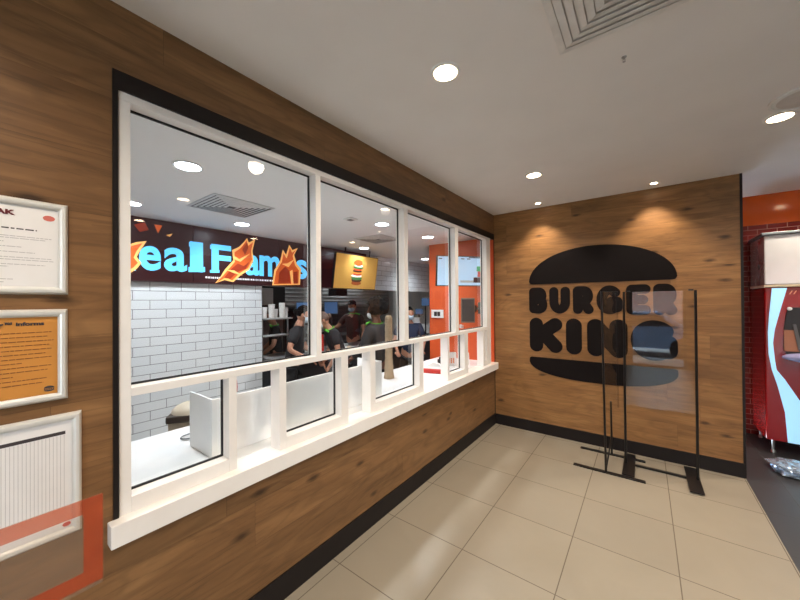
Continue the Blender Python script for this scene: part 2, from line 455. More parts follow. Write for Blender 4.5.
# ------------------------------------------------------------------ poster frames on the left wall
def text_mesh(name, body, size, mat, parent, fn, bold=0.0, align='LEFT', sx=1.0, depth=.0008):
    c = bpy.data.curves.new(name, 'FONT'); c.body = body; c.size = size; c.offset = bold; c.align_x = align; c.extrude = depth; c.resolution_u = 6
    o = bpy.data.objects.new(name, c); COL.objects.link(o)
    me = bpy.data.meshes.new_from_object(o.evaluated_get(bpy.context.evaluated_depsgraph_get()))
    bpy.data.objects.remove(o); bpy.data.curves.remove(c)
    for v in me.vertices: v.co = Vector(fn(v.co.x*sx, v.co.y, v.co.z+depth))
    me.materials.clear(); me.materials.append(mat)
    o = bpy.data.objects.new(name, me); COL.objects.link(o); o.parent = parent
    return o
def poster(label, y1, w, z0, z1, sheet):
    """snap frame against the left wall; y1 = its edge nearest the window"""
    y0 = y1-w; cz = (z0+z1)/2
    t = thing('poster_frame', label, 'poster frame', (.001, (y0+y1)/2, z0), 0)
    o = Vector(t.location)
    fw, d = .027, .017
    mb = MB()
    def seg(a, b, c_, d_):      # mitred rounded rail from outer corner a->b, inner d_->c_
        n = 5
        prof = [(0, 0.0), (.12, .62), (.32, .95), (.55, 1.0), (.8, .8), (1, .35)]
        A = [mb.bm.verts.new((o.x+q*d-o.x, a[0]+(d_[0]-a[0])*s_-o.y, a[1]+(d_[1]-a[1])*s_-o.z)) for s_, q in prof]
        B = [mb.bm.verts.new((o.x+q*d-o.x, b[0]+(c_[0]-b[0])*s_-o.y, b[1]+(c_[1]-b[1])*s_-o.z)) for s_, q in prof]
        for i in range(n): mb.bm.faces.new((A[i], A[i+1], B[i+1], B[i]))
    O = [(y0, z0), (y1, z0), (y1, z1), (y0, z1)]; I = [(y0+fw, z0+fw), (y1-fw, z0+fw), (y1-fw, z1-fw), (y0+fw, z1-fw)]
    for i in range(4): seg(O[i], O[(i+1) % 4], I[(i+1) % 4], I[i])
    mb.build('frame', M['alu'], t, smooth=True)
    MB().box(0, .004, y0+fw-.004-o.y, y1-fw+.004-o.y, z0+fw-.004-o.z, z1-fw+.004-o.z).build('sheet', sheet, t)
    def fn(u, v, w=0): return (.0042+w, u-o.y, v-o.z)
    return t, fn, (y0+fw, y1-fw, z0+fw, z1-fw)
def words_line(mb, fn, y0, y1, z, h, rnd, p=.004):
    y = y0
    while y < y1:
        l = rnd.uniform(.006, .022); e = min(y+l, y1)
        mb.prism([(y, z), (e, z), (e, z+h), (y, z+h)], fn, .0004); y = e+p
rnd = random.Random(3)
def burger_mark(t, fn, cy, cz, s, mat):
    mb = MB()
    mb.prism([(cy+s*math.cos(R(a)), cz+s*.15+s*.62*math.sin(R(a))) for a in range(0, 181, 15)], fn, .0005)
    mb.prism([(cy+s*math.cos(R(a)), cz-s*.35+s*.42*math.sin(R(a))) for a in range(180, 361, 15)], fn, .0005)
    for i in range(5): mb.prism([(cy-s*.95+i*s*.4, cz-.25*s), (cy-s*.65+i*s*.4, cz-.25*s), (cy-s*.65+i*s*.4, cz+.06*s), (cy-s*.95+i*s*.4, cz+.06*s)], fn, .0005)
    mb.build('mark', mat, t)
t, fn, (a, b, c, d) = poster('silver snap frame with white notice sheet, topmost of three on the wall', -4.317, .45, 1.775, 2.106, M['paper'])
text_mesh('heading', 'AK', .022, plain('maroon_ink', (96, 24, 30), .7), t, lambda x, y, z: fn(-4.448+x, 2.045+y, z), .0011, 'RIGHT', 1.35)
mb = MB(); words_line(mb, fn, a+.02, -4.395, 1.997, .0042, rnd); mb.build('lettering', M['ink'], t)
mb = MB()
for z, e in ((1.972, -4.36), (1.965, -4.375), (1.952, -4.47), (1.936, -4.43), (1.918, -4.40), (1.900, -4.36), (1.892, -4.355), (1.876, -4.375), (1.868, -4.46)): words_line(mb, fn, a+.02, e, z, .0022, rnd, .002)
mb.build('lettering', M['ink_soft'], t)
mb = MB()
for z, e in ((1.825, -4.45), (1.815, -4.47)): words_line(mb, fn, a+.02, e, z, .0022, rnd, .002)
mb.build('lettering', M['ink_soft'], t)
mb = MB(); mb.prism([(-4.366+.015*math.cos(R(q)), 2.048+.010*math.sin(R(q))) for q in range(0, 360, 12)], fn, .0006); mb.build('mark', plain('pale_red_ink', (206, 106, 92), .7), t)
t, fn, (a, b, c, d) = poster('silver snap frame with amber notice sheet, middle of three on the wall', -4.318, .45, 1.392, 1.722, M['paper_orange'])
text_mesh('heading', 'Burger King\u2122 informs', .0165, M['ink'], t, lambda x, y, z: fn(-4.378+x, 1.667+y, z), .0007, 'RIGHT', 1.3)
mb = MB()
for i in range(13): words_line(mb, fn, a+.02, (-4.36, -4.37, -4.355, -4.365, -4.36, -4.375, -4.36, -4.43, -4.36, -4.37, -4.45, -4.37, -4.38)[i], 1.640-i*.0148, .0026, rnd, .002)
mb.build('lettering', M['ink_amber'], t)
burger_mark(t, fn, -4.366, 1.438, .013, M['ink'])
t, fn, (a, b, c, d) = poster('silver snap frame with a ruled table sheet, lowest of three on the wall', -4.281, .62, .89, 1.338, M['paper'])
MB().prism([(a+.02, 1.262), (-4.325, 1.262), (-4.325, 1.274), (a+.02, 1.274)], fn, .0005).build('table_header', M['ink'], t)
mb = MB()
y = a+.03
while y < -4.325:
    mb.prism([(y, .97), (y+.001, .97), (y+.001, 1.26), (y, 1.26)], fn, .0004); y += .0092
mb.build('table_grid', M['ink_soft'], t)
mb = MB(); mb.prism([(-4.322+.011*math.cos(R(q)), .93+.008*math.sin(R(q))) for q in range(0, 360, 15)], fn, .0006); mb.build('mark', M['ink_red'], t)

# ------------------------------------------------------------------ orange bordered clear sign close to the viewer
tt = NT('translucent_orange_film')
tr = tt.n('ShaderNodeBsdfTransparent'); tr.inputs[0].default_value = (.97, .76, .68, 1)
df = tt.n('ShaderNodeBsdfDiffuse'); df.inputs[0].default_value = srgb(238, 118, 84)
tl = tt.n('ShaderNodeBsdfTranslucent'); tl.inputs[0].default_value = srgb(238, 118, 80)
a1 = tt.n('ShaderNodeMixShader'); a1.inputs[0].default_value = .45; tt.l(df.outputs[0], a1.inputs[1]); tt.l(tl.outputs[0], a1.inputs[2])
nz = tt.noise(tt.obco(), 6, 3)
a2 = tt.n('ShaderNodeMixShader'); tt.l(tt.math('ADD', .17, tt.math('MULTIPLY', nz, .1)), a2.inputs[0]); tt.l(tr.outputs[0], a2.inputs[1]); tt.l(a1.outputs[0], a2.inputs[2]); tt.l(a2.outputs[0], tt.out.inputs[0])
M['film'] = tt.m
tt = NT('dusty_acrylic')
tr = tt.n('ShaderNodeBsdfTransparent'); tr.inputs[0].default_value = (.93, .91, .89, 1)
df = tt.n('ShaderNodeBsdfDiffuse'); df.inputs[0].default_value = srgb(196, 176, 156)
a2 = tt.n('ShaderNodeMixShader'); a2.inputs[0].default_value = .10; tt.l(tr.outputs[0], a2.inputs[1]); tt.l(df.outputs[0], a2.inputs[2]); tt.l(a2.outputs[0], tt.out.inputs[0])
M['dusty'] = tt.m
YR, W_, ZB, ZT, SX = -4.3075, .36, .945, 1.19, .45
sg = thing('acrylic_sign', 'clear acrylic sign board with translucent orange border before the poster frames', 'sign', (SX, YR-W_*.62, 0))
ox, oy = SX, YR-W_*.62
MB().box(-.0015, .0015, YR-W_-oy, YR-oy, ZB-.012, ZT, .0006).build('plate', M['dusty'], sg)
bw = .041; mb = MB()
for (p, q, r_, s_) in ((YR-W_, YR, ZT-bw, ZT), (YR-W_, YR, ZB, ZB+bw), (YR-bw, YR, ZB+bw, ZT-bw), (YR-W_, YR-W_+bw, ZB+bw, ZT-bw)):
    mb.box(.002, .0024, p-oy, q-oy, r_, s_)
mb.build('border', M['film'], sg)
MB().lathe([(.14, 0), (.14, .008), (.02, .014), (.012, .02), (.012, .93)], (0, 0, 0), 24).box(-.01, .004, -.03, .03, .90, .95).build('stand', M['black_metal'], sg, smooth=True)

# ------------------------------------------------------------------ black screens by the end wall
def frame_tube(mb, p, q, w=.011):
    p, q = Vector(p), Vector(q); mb.tube([p, q], w, 8)
sA = thing('screen_stand', 'black metal stand on two long flat foot bars with narrow acrylic screen', 'screen', (1.4, -.42, 0))
o = Vector((1.4, -.42, 0))
for y in (-.18, -.667):
    MB().box(1.10-o.x, 1.712-o.x, y-.022-o.y, y+.022-o.y, 0, .012, .002).build('foot_bar', M['black_metal'], sA)
mb = MB(); frame_tube(mb, Vector((1.392, -.667, .01))-o, Vector((1.37, -.667, 1.835))-o, .010); mb.build('post', M['black_metal'], sA)
mb = MB(); frame_tube(mb, Vector((1.41, -.18, .01))-o, Vector((1.405, -.18, .60))-o, .010); mb.build('post', M['black_metal'], sA)
mb = MB(); frame_tube(mb, Vector((1.392, -.655, .03))-o, Vector((1.408, -.19, .20))-o, .008); mb.build('brace', M['black_metal'], sA)
mb = MB()
d = Vector((.115, .28, 0)); n_ = Vector((-d.y, d.x, 0)).normalized()*.002; b0 = Vector((1.378, -.66, 0))-o
pts = [b0+n_, b0+d+n_, b0+d-n_, b0-n_]
mb.prism([(0, 0), (1, 0), (2, 0), (3, 0)], lambda u, v, w: pts[int(u)]+Vector((0, 0, .60+w)), 1.225)
mb.build('acrylic_panel', M['acrylic'], sA)
mb = MB(); frame_tube(mb, b0+Vector((0, 0, 1.828)), b0+d+Vector((0, 0, 1.828)), .004); mb.build('top_edge', M['black_metal'], sA)
sB = thing('screen_stand', 'black metal stand on two square foot plates with wide clear acrylic screen', 'screen', (1.83, -.35, 0))
o = Vector((1.83, -.35, 0))
for x0, x1 in ((1.525, 1.625), (2.03, 2.13)):
    MB().box(x0-o.x, x1-o.x, -.64-o.y, -.08-o.y, .0125, .02, .002).build('foot_plate', M['black_metal'], sB)
for x in (1.545, 2.112):
    mb = MB(); frame_tube(mb, Vector((x, -.35, .0205))-o, Vector((x, -.35, 1.83))-o, .0115); mb.build('post', M['black_metal'], sB)
MB().box(1.625-o.x, 2.03-o.x, -.355-o.y, -.325-o.y, .004, .02, .002).build('cross_bar', M['black_metal'], sB)
for a_, b_ in ((1.56, 1.60), (2.06, 2.098)): MB().box(a_-o.x, b_-o.x, -.006, .006, 1.826, 1.84).build('top_clip', M['black_metal'], sB)
mb = MB(); mb.box(1.557-o.x, 2.10-o.x, -.002, .002, .635, 1.825); pB = mb.build('acrylic_panel', M['acrylic'], sB)

# ------------------------------------------------------------------ downlights and lamps
def downlight_proto(name, label, mat, group, rad=.062):
    t = thing(name, label, 'ceiling light', (0, 0, 0), 0, group)
    MB().lathe([(rad, -.001), (rad, -.006), (rad+.012, -.008), (rad+.018, -.004), (rad+.018, .0), (rad+.002, .0)], seg=32).build('trim_ring', M['white_plastic'], t, smooth=True)
    MB().lathe([(rad-.001, -.0045), (rad-.001, -.002), (rad*.5, -.0015)], seg=32).build('lamp_disc', mat, t)
    return t
def spot(loc, energy, color, angle=152, blend=.7, rad=.06):
    l = bpy.data.lights.new('downlight_beam', 'SPOT'); l.energy = energy; l.color = color
    l.spot_size = R(angle); l.spot_blend = blend; l.shadow_soft_size = rad
    o = bpy.data.objects.new('downlight_beam', l); COL.objects.link(o); o.location = loc
    return o
WARM, COOL = (1, .87, .72), (.92, .96, 1)
E_W, E_K = 54, 52
G1 = 'warm round downlights in the customer ceiling'
warm = downlight_proto('downlight', 'large warm round downlight in the ceiling above the serving window', M['lamp_warm'], None)
del_ = warm
wl_ = [(.875, -3.0, H, 'warm round ceiling downlight nearest the square air vent'),
       (.867, -1.21, H, 'warm round ceiling downlight before the oak end wall, above the window end'),
       (2.467, -1.24, H, 'warm round ceiling downlight beside the round grey ceiling speaker'),
       (2.467, -3.0, H, 'warm round downlight over the walkway, out past the vent'),
       (.867, -4.8, H, 'added unseen warm downlight over the poster frames'),  # unseen lamp, added to light the room behind the view
       (4.067, -1.24, H, 'warm round downlight over the dark floor'),
       (4.067, -3.0, H, 'warm round downlight over the seating side'),
       (2.467, -4.8, H, 'added unseen warm downlight near the street door'),  # same added row, out of view
       (3.3, .6, H+.1, 'warm round downlight over the drinks machine')]
for i, (x, y, z, lb) in enumerate(wl_):
    if i == 0: warm.location = (x, y, z); warm['label'] = lb
    else: dup(warm, (x, y, z), None, lb)
    spot((x, y, z-.03), E_W*(2.6 if z > H else 1), WARM)
ws = downlight_proto('wall_washer', 'tiny recessed spotlight in the ceiling close to the oak end wall', M['lamp_warm'], None, .03)
ws.location = (1.813, -.2, H); ws['label'] = 'tiny warm ceiling spotlight over the logo, nearer the wall end'
spot((1.813, -.2, H-.02), 40, WARM, 95, .7, .02)
dup(ws, (.661, -.22, H), None, 'tiny warm ceiling spotlight over the logo, nearer the window corner')
spot((.661, -.22, H-.02), 40, WARM, 95, .7, .02)
cool = downlight_proto('kitchen_downlight', 'k', M['lamp_cool'], None, .075)
kl = [(-.72, -3.65, 'bright white kitchen downlight above the near end of the counter'),
      (-.75, -1.59, 'bright white kitchen downlight above the middle of the counter'),
      (-.735, -.593, 'bright white kitchen downlight before the orange wall'),
      (-2.018, -2.61, 'white kitchen downlight above the gap between tiles and menu sign'),
      (-2.08, -.48, 'white kitchen downlight above the burger screen'),
      (-2.05, 1.4, 'white kitchen downlight deep in the kitchen past the orange wall'),
      (-2.018, -3.64, 'white kitchen downlight before the start of the menu sign'),
      (-4.2, -1.0, 'white light over the cooking line'), (-4.2, 1.2, 'white light over the rear cooking line')]
for i, (x, y, lb) in enumerate(kl):
    if i == 0: cool.location = (x, y, KH); cool['label'] = lb
    else: dup(cool, (x, y, KH), None, lb)
    spot((x, y, KH-.03), E_K if x > -1 else (62 if x < -3 else (26 if y > -1 else 42)), COOL, 150)

# ------------------------------------------------------------------ ceiling fittings
M['vent_grey'] = plain('vent_shadow_grey', (206, 201, 196), .6)
def diffuser(label, x, y, z, s, n, gap, bmat, drop=.012):
    name = 'air_vent'
    t = thing(name, label, 'air vent', (x, y, z))
    MB().prism([(-s/2, -s/2), (s/2, -s/2), (s/2, s/2), (-s/2, s/2)], lambda u, v, w: (u, v, -.002-w), .001).build('back_plate', bmat, t)
    for k in range(n):
        h = s/2*(1-k/n*.93); w = s/2/n*gap
        mb = MB(); inner = max(h-w, .004)
        zo, zi = (-.004, -.004-drop) if k else (-.002, -.006)
        O = [(-h, -h), (h, -h), (h, h), (-h, h)]; I = [(-inner, -inner), (inner, -inner), (inner, inner), (-inner, inner)]
        A = [mb.bm.verts.new((u, v, zo-.002)) for u, v in O]; B = [mb.bm.verts.new((u, v, zi-.004)) for u, v in I]
        C = [mb.bm.verts.new((u, v, zi-.0055)) for u, v in I]; D = [mb.bm.verts.new((u, v, zo-.0045)) for u, v in O]
        for i in range(4):
            j = (i+1) % 4
            for q in ((A[i], A[j], B[j], B[i]), (B[i], B[j], C[j], C[i]), (C[i], C[j], D[j], D[i]), (D[i], D[j], A[j], A[i])): mb.bm.faces.new(q)
        mb.build('louvre' if k else 'frame', M['white_plastic'], t)
    return t
diffuser('large square louvred air vent in the customer ceiling', 1.394+.3, -2.767-.3, H, .6, 8, .84, M['vent_grey'], .006)
diffuser('square louvred air vent in the kitchen ceiling above the tiled wall', -1.42, -3.02, KH, .56, 7, .5, M['dark_plastic'], .001)
diffuser('square louvred air vent in the kitchen ceiling before the burger screen', -1.38, -.93, KH, .5, 6, .5, M['grey_plastic'], .001)
t = thing('ceiling_sensor', 'small white square sensor on the kitchen ceiling', 'sensor', (-.86, -2.0, KH))
MB().box(-.06, .06, -.06, .06, -.014, -.001, .003).build('housing', M['white_plastic'], t)
MB().box(-.03, .03, -.03, .03, -.019, -.0145, .002).build('lens', M['grey_plastic'], t)
t = thing('ceiling_sprinkler', 'small metal sprinkler head below the customer ceiling near the vent', 'sprinkler', (1.649, -2.547, H))
t.scale = (.55, .55, .55)
MB().lathe([(.022, -.001), (.02, -.006), (.008, -.008), (.007, -.022)], seg=20).build('escutcheon', M['steel'], t, smooth=True)
mb = MB(); mb.tube([(-.008, 0, -.022), (-.011, 0, -.032), (0, 0, -.042)], .002, 6); mb.tube([(.008, 0, -.022), (.011, 0, -.032), (0, 0, -.042)], .002, 6); mb.lathe([(.013, -.046), (.013, -.043), (.003, -.041)], seg=16)
mb.build('deflector', M['steel'], t)
t = thing('ceiling_speaker', 'round grey ceiling speaker beside the warm downlight at the walkway', 'speaker', (2.52, -1.50, H))
MB().lathe([(.16, -.001), (.16, -.012), (.145, -.016), (.14, -.012)], seg=40).build('rim', M['white_plastic'], t, smooth=True)
MB().lathe([(.14, -.006), (.14, -.010), (.07, -.02), (.01, -.022)], seg=40).build('grille', M['vent_grey'], t, smooth=True)

# ------------------------------------------------------------------ illuminated menu sign
sign = thing('menu_sign', 'long dark lit menu sign with blue lettering and flames above white tiles', 'sign', (KX, -2.4, 1.98))
M['sign_bg'] = emit('sign_dark_film', (70, 32, 36), .22, srgb(44, 18, 22))
M['sign_blue'] = emit('sign_blue_letters', (96, 196, 250), .68)
M['fl_orange'] = emit('sign_flame_orange', (206, 92, 40), .42)
M['fl_red'] = emit('sign_flame_red', (150, 52, 28), .36)
M['fl_yellow'] = emit('sign_flame_yellow', (240, 178, 104), .55)
M['sign_white'] = emit('sign_small_text', (220, 220, 225), .7)
o = Vector((KX, -2.4, 1.98))
for y0 in (-5.19, -4.06, -2.935, -1.808, -.68):
    y1 = min(y0+1.122, .05)
    MB().box(.002, .05, y0+.003-o.y, y1-o.y, .004, .676, .002).build('sign_panel', M['sign_bg'], sign)
def on_sign(u, v, w=0): return (.0505+w, u-o.y, v-o.z)
def sign_letter(ch, x0, x1, yt, yb):
    """one blue letter filling its measured box on the sign"""
    c0, c1 = hit(x0, (yt+yb)/2, 0, KX+.05).y, hit(x1, (yt+yb)/2, 0, KX+.05).y
    z1, z0 = hit((x0+x1)/2, yt, 0, KX+.05).z, hit((x0+x1)/2, yb, 0, KX+.05).z
    ob = text_mesh('letter', ch, 1.0, M['sign_blue'], sign, lambda x, y, z: (x, y, z), .026)
    vs = [v.co.copy() for v in ob.data.vertices]
    ax, bx = min(v.x for v in vs), max(v.x for v in vs); ay, by = min(v.y for v in vs), max(v.y for v in vs)
    for v, q in zip(ob.data.vertices, vs): v.co = Vector(on_sign(c0+(q.x-ax)/(bx-ax)*(c1-c0), z0+(q.y-ay)/(by-ay)*(z1-z0), q.z))
for g in (('R', 112, 136, 239, 270), ('e', 139, 161, 246, 270.5), ('a', 164, 187, 248, 271.5), ('l', 190, 203, 242, 272), ('F', 211.5, 231, 245, 272.5), ('a', 245, 260, 255, 275.5), ('m', 259.5, 280, 256, 276.5), ('e', 281, 295, 258, 278), ('s', 296, 307, 260, 279)): sign_letter(*g)
mb = MB(); words_line(mb, on_sign, -2.80, -1.66, 2.045, .022, rnd, .01); mb.build('small_text', M['sign_white'], sign)
def px(l): return [(120+x/3.75, 200+y/3.75) for x, y in l]
def fl(layers):
    for k, (mat, pts) in enumerate(layers):
        P = [hit(x, y, 0, KX+.05) for x, y in px(pts)]
        MB().prism([(q.y, q.z) for q in P], lambda u, v, w, k=k: on_sign(u, v, .003+w+k*.0025), .002).build('flame', M[mat], sign)
def slab(x0, x1, yt, yb):
    P = [hit(x, y, 0, KX+.05) for x, y in ((x0, yb), (x1, yb), (x1, yt), (x0, yt))]
    MB().prism([(q.y, q.z) for q in P], on_sign, .0012).build('letter_serif', M['sign_blue'], sign)
slab(188.5, 205, 267, 272); slab(189, 197, 242, 246.5); slab(209.8, 219.5, 270, 272.8); slab(210, 214, 244.7, 249)
fl([('fl_yellow', [(356, 312), (374, 292), (392, 262), (424, 226), (420, 188), (446, 176), (462, 160), (476, 143), (482, 160), (506, 148), (496, 190), (500, 226), (484, 262), (452, 282), (424, 308), (392, 300)]),
    ('fl_orange', [(364, 308), (392, 276), (430, 232), (428, 196), (452, 180), (474, 152), (480, 172), (498, 158), (490, 192), (494, 224), (478, 256), (448, 274), (420, 302), (396, 290)]),
    ('fl_red', [(388, 292), (416, 258), (440, 238), (462, 248), (484, 232), (470, 258), (440, 270), (412, 296)]),
    ('fl_yellow', [(420, 206), (446, 222), (488, 200), (450, 232), (424, 222)]),
    ('fl_yellow', [(396, 262), (426, 264), (458, 284), (424, 274)]),
    ('fl_red', [(456, 186), (474, 160), (478, 180), (466, 206)])])
fl([('fl_yellow', [(570, 320), (578, 264), (600, 228), (610, 186), (622, 206), (634, 168), (646, 188), (666, 180), (652, 206), (662, 240), (678, 258), (674, 318)]),
    ('fl_orange', [(576, 316), (584, 268), (606, 232), (612, 200), (624, 220), (636, 180), (644, 198), (658, 188), (646, 210), (656, 246), (670, 264), (668, 314)]),
    ('fl_red', [(592, 312), (596, 272), (618, 250), (640, 272), (638, 312)]),
    ('fl_red', [(646, 312), (650, 270), (664, 268), (664, 312)]),
    ('fl_yellow', [(604, 240), (626, 238), (652, 222), (630, 252)]),
    ('fl_yellow', [(634, 268), (644, 262), (648, 314), (640, 314)])])
fl([('fl_yellow', [(-30, 292), (-20, 230), (0, 190), (30, 168), (60, 158), (100, 154), (78, 186), (62, 214), (80, 236), (62, 258), (30, 280)]),
    ('fl_orange', [(-26, 284), (-10, 230), (10, 196), (44, 172), (84, 162), (62, 190), (50, 216), (66, 236), (48, 254), (20, 268)]),
    ('fl_red', [(-10, 262), (0, 226), (24, 204), (36, 226), (30, 250)])])
fl([('fl_orange', [(128, 92), (158, 96), (142, 125)])])
fl([('fl_yellow', [(172, 132), (198, 126), (186, 138)])])
fl([('fl_red', [(52, 92), (92, 84), (108, 112), (74, 120)])])

# burger screen hanging before the sign
def tv(name, label, c, w, h, yaw, tilt, mats, hang=None):
    t = thing(name, label, 'screen', c, 0, None, (tilt, 0, yaw))   # local: screen faces -Y
    MB().box(-w/2, w/2, 0, .045, -h/2, h/2, .006).build('housing', M['dark_plastic'], t)
    MB().box(-w/2+.012, w/2-.012, -.0015, .001, -h/2+.014, h/2-.012).build('display', mats, t)
    return t
M['scr_tan'] = emit('tan_lit_screen', (196, 150, 76), .3)
scr = tv('menu_screen', 'wide tan lit screen with a tall burger beside the menu sign', (-2.28, -.445, 2.26), 1.04, .60, R(90), R(9), M['scr_tan'])
scr_d = [c for c in scr.children if c.name.startswith('display')][0]
def on_tv(u, v, w=0): return (u, -.002-w, v)
def blob(parent, name, mat, pts, lvl=0): return MB().prism(pts, lambda u, v, w: on_tv(u, v, .0006*lvl+w), .0005).build(name, mat, parent)
def oval(cx, cz, a, b, n=24, j=0, p=0): return [(cx+a*math.cos(i*math.tau/n)*(1+j*math.sin(i*5+p)), cz+b*math.sin(i*math.tau/n)*(1+j*math.sin(i*3+p))) for i in range(n)]
e = lambda n, c, s=.3: emit('screen_'+n, c, s)
bun, let, tom, mayo, pat, seed = e('bun', (150, 74, 30)), e('lettuce', (60, 120, 62)), e('tomato', (196, 70, 40)), e('mayo', (225, 215, 200), .7), e('patty', (72, 38, 26)), e('cheese', (224, 140, 50))
k = 0
for nm, mt, cx, cz, a, b in (('bun', bun, 0, -.185, .12, .04), ('patty', pat, 0, -.14, .125, .03), ('lettuce', let, 0, -.105, .135, .03), ('mayo', mayo, -.01, -.06, .13, .025), ('tomato', tom, 0, -.035, .115, .022),
        ('cheese', seed, 0, -.005, .12, .02), ('patty', pat, 0, .02, .115, .02), ('tomato', tom, .0, .05, .11, .022), ('lettuce', let, .01, .085, .125, .024), ('mayo', mayo, .02, .115, .10, .022), ('bun', bun, .0, .165, .105, .055)):
    k += 1; blob(scr_d, nm, mt, oval(cx, cz, a, b, 24, .06, k), k)
for u in (-.3, .3): MB().tube([(u, .03, .2), (u, .03, KH-2.262)], .012, 8).build('hanger', M['dark_plastic'], scr)

# order screen on the orange end wall
pl, pr = Vector((-.57, -.64, 0)), Vector((-.115, -.10, 0))
ang = math.atan2(pr.y-pl.y, pr.x-pl.x); cc = (pl+pr)/2
M['scr_pale'] = emit('pale_blue_lit_screen', (178, 206, 232), .55)
ts = tv('order_screen', 'wall screen with pale blue table display on the orange wall', (cc.x, cc.y, 2.165), (pr-pl).length, .425, ang, R(6), M['scr_pale'])
ts_d = [c for c in ts.children if c.name.startswith('display')][0]
for u, v, w_, h_ in ((-.33, .165, .05, .012), (.0, .165, .05, .012), (.09, .165, .05, .012)):
    mb = MB(); mb.prism([(u, v), (u+w_, v), (u+w_, v+h_), (u, v+h_)], lambda a, b, w: on_tv(a, b, w), .0005); mb.build('lettering', M['ink'], ts_d)
mb = MB(); mb.prism([(.12, .185), (.35, .185), (.35, .197), (.12, .197)], lambda a, b, w: on_tv(a, b, w), .0005)
mb.build('header_bar', M['ink'], ts_d)
blob(ts_d, 'display_block', emit('screen_green', (44, 150, 84), .5), [(.245, .0), (.34, .0), (.34, .07), (.245, .07)], 1)
blob(ts_d, 'display_block', emit('screen_red', (190, 66, 52), .5), [(.26, -.08), (.34, -.08), (.34, .0), (.26, .0)], 1)
blob(ts_d, 'display_block', emit('screen_maroon', (70, 40, 44), .3), [(.2, -.16), (.32, -.16), (.32, -.085), (.2, -.085)], 2)
blob(ts_d, 'display_block', emit('screen_grey', (170, 170, 170), .4), [(.0, -.16), (.2, -.16), (.2, -.13), (.0, -.13)], 1)
mb = MB()
L_ = Matrix.Rotation(-ang, 4, 'Z') @ Vector((-.25-cc.x, -.003-cc.y, 0))
mb.tube([(0, .045, 0), (.03, .16, 0), (L_.x, L_.y-.02, 0)], .016, 8); mb.box(-.1, .1, .046, .056, -.1, .1, .003)
mb.build('wall_arm', M['dark_plastic'], ts)

# thermostat plate on the orange wall
t = thing('wall_controller', 'white wall control plate with two dark displays on orange wall', 'controller', (-.93, 0, 1.545))
MB().box(-.11, .11, -.022, -.001, -.065, .065, .006).build('plate', M['white_plastic'], t)
for s_ in (-.03, .03): MB().box(s_-.026, s_+.026, -.025, -.0225, -.035, .035, .001).build('display', M['dark_plastic'], t)
# tablet on a swing arm
t = thing('tablet_arm', 'grey tablet held on a black swing arm from the orange wall', 'tablet', (-.19, 0, 1.64))
MB().box(-.05, .05, -.03, -.001, -.085, .085, .008).build('wall_mount', M['dark_plastic'], t)
mb = MB(); mb.tube([(0, -.03, 0), (-.07, -.08, -.01), (-.11, -.10, 0), (-.135, -.13, 0)], [.02, .018, .016, .016], 8)
mb.tube([(-.07, -.08, -.05), (-.07, -.08, .04)], .022, 10); mb.build('arm', M['dark_plastic'], t)
mb = MB(); mb.box(-.10, .10, -.012, .012, -.19, .17, .01); tb = mb.build('tablet', plain('grey_tablet', (112, 98, 88), .4), t); tb.location = (-.145, -.16, -.02); tb.rotation_euler = (0, 0, R(34))
mb = MB(); mb.box(-.085, .085, -.014, -.0125, -.17, .15); ob = mb.build('screen', M['dark_plastic'], tb)
mb = MB(); mb.lathe([(.02, 0), (.02, .05), (.012, .055)], (-.31, -.06, -.30), 14); mb.box(-.33, -.29, -.06, -.002, -.305, -.26, .003); mb.build('scanner_holder', M['white_plastic'], t)

# ------------------------------------------------------------------ things on the counter
u_ = thing('counter_screen', 'long white upright board box standing on the counter behind the window', 'screen', (-.35, -2.98, SILL))
MB().box(-.222+.35-.012, -.222+.35, -3.72+2.98, -2.245+2.98, .001, .33, .002).build('front_panel', M['counter'], u_)
for y in (-3.72, -2.257): MB().box(-.52+.35, -.2345+.35, y+2.98, y+.012+2.98, .001, .33, .002).build('side_panel', M['counter'], u_)
# tall cream cup sleeve
mb = MB(); prof = [(.062, 0), (.060, .01)]
for i in range(34):
    z = .03+i*.0195; r = .054-.012*min(1, i/9)+.0015*math.sin(i*1.7)
    prof += [(r+.003, z), (r, z+.010), (r-.0015, z+.016)]
prof += [(.036, .70), (.026, .715)]
st = mb.lathe(prof, (0, 0, 0), 20).build('cup_sleeve', plain('tan_cream_paper', (168, 144, 116), .7, var=.12), None, True); st.location = (-.629, -1.633, SILL+.001)
tag(st, 'tall cream stack of nested paper cups standing on the white counter', 'cups')
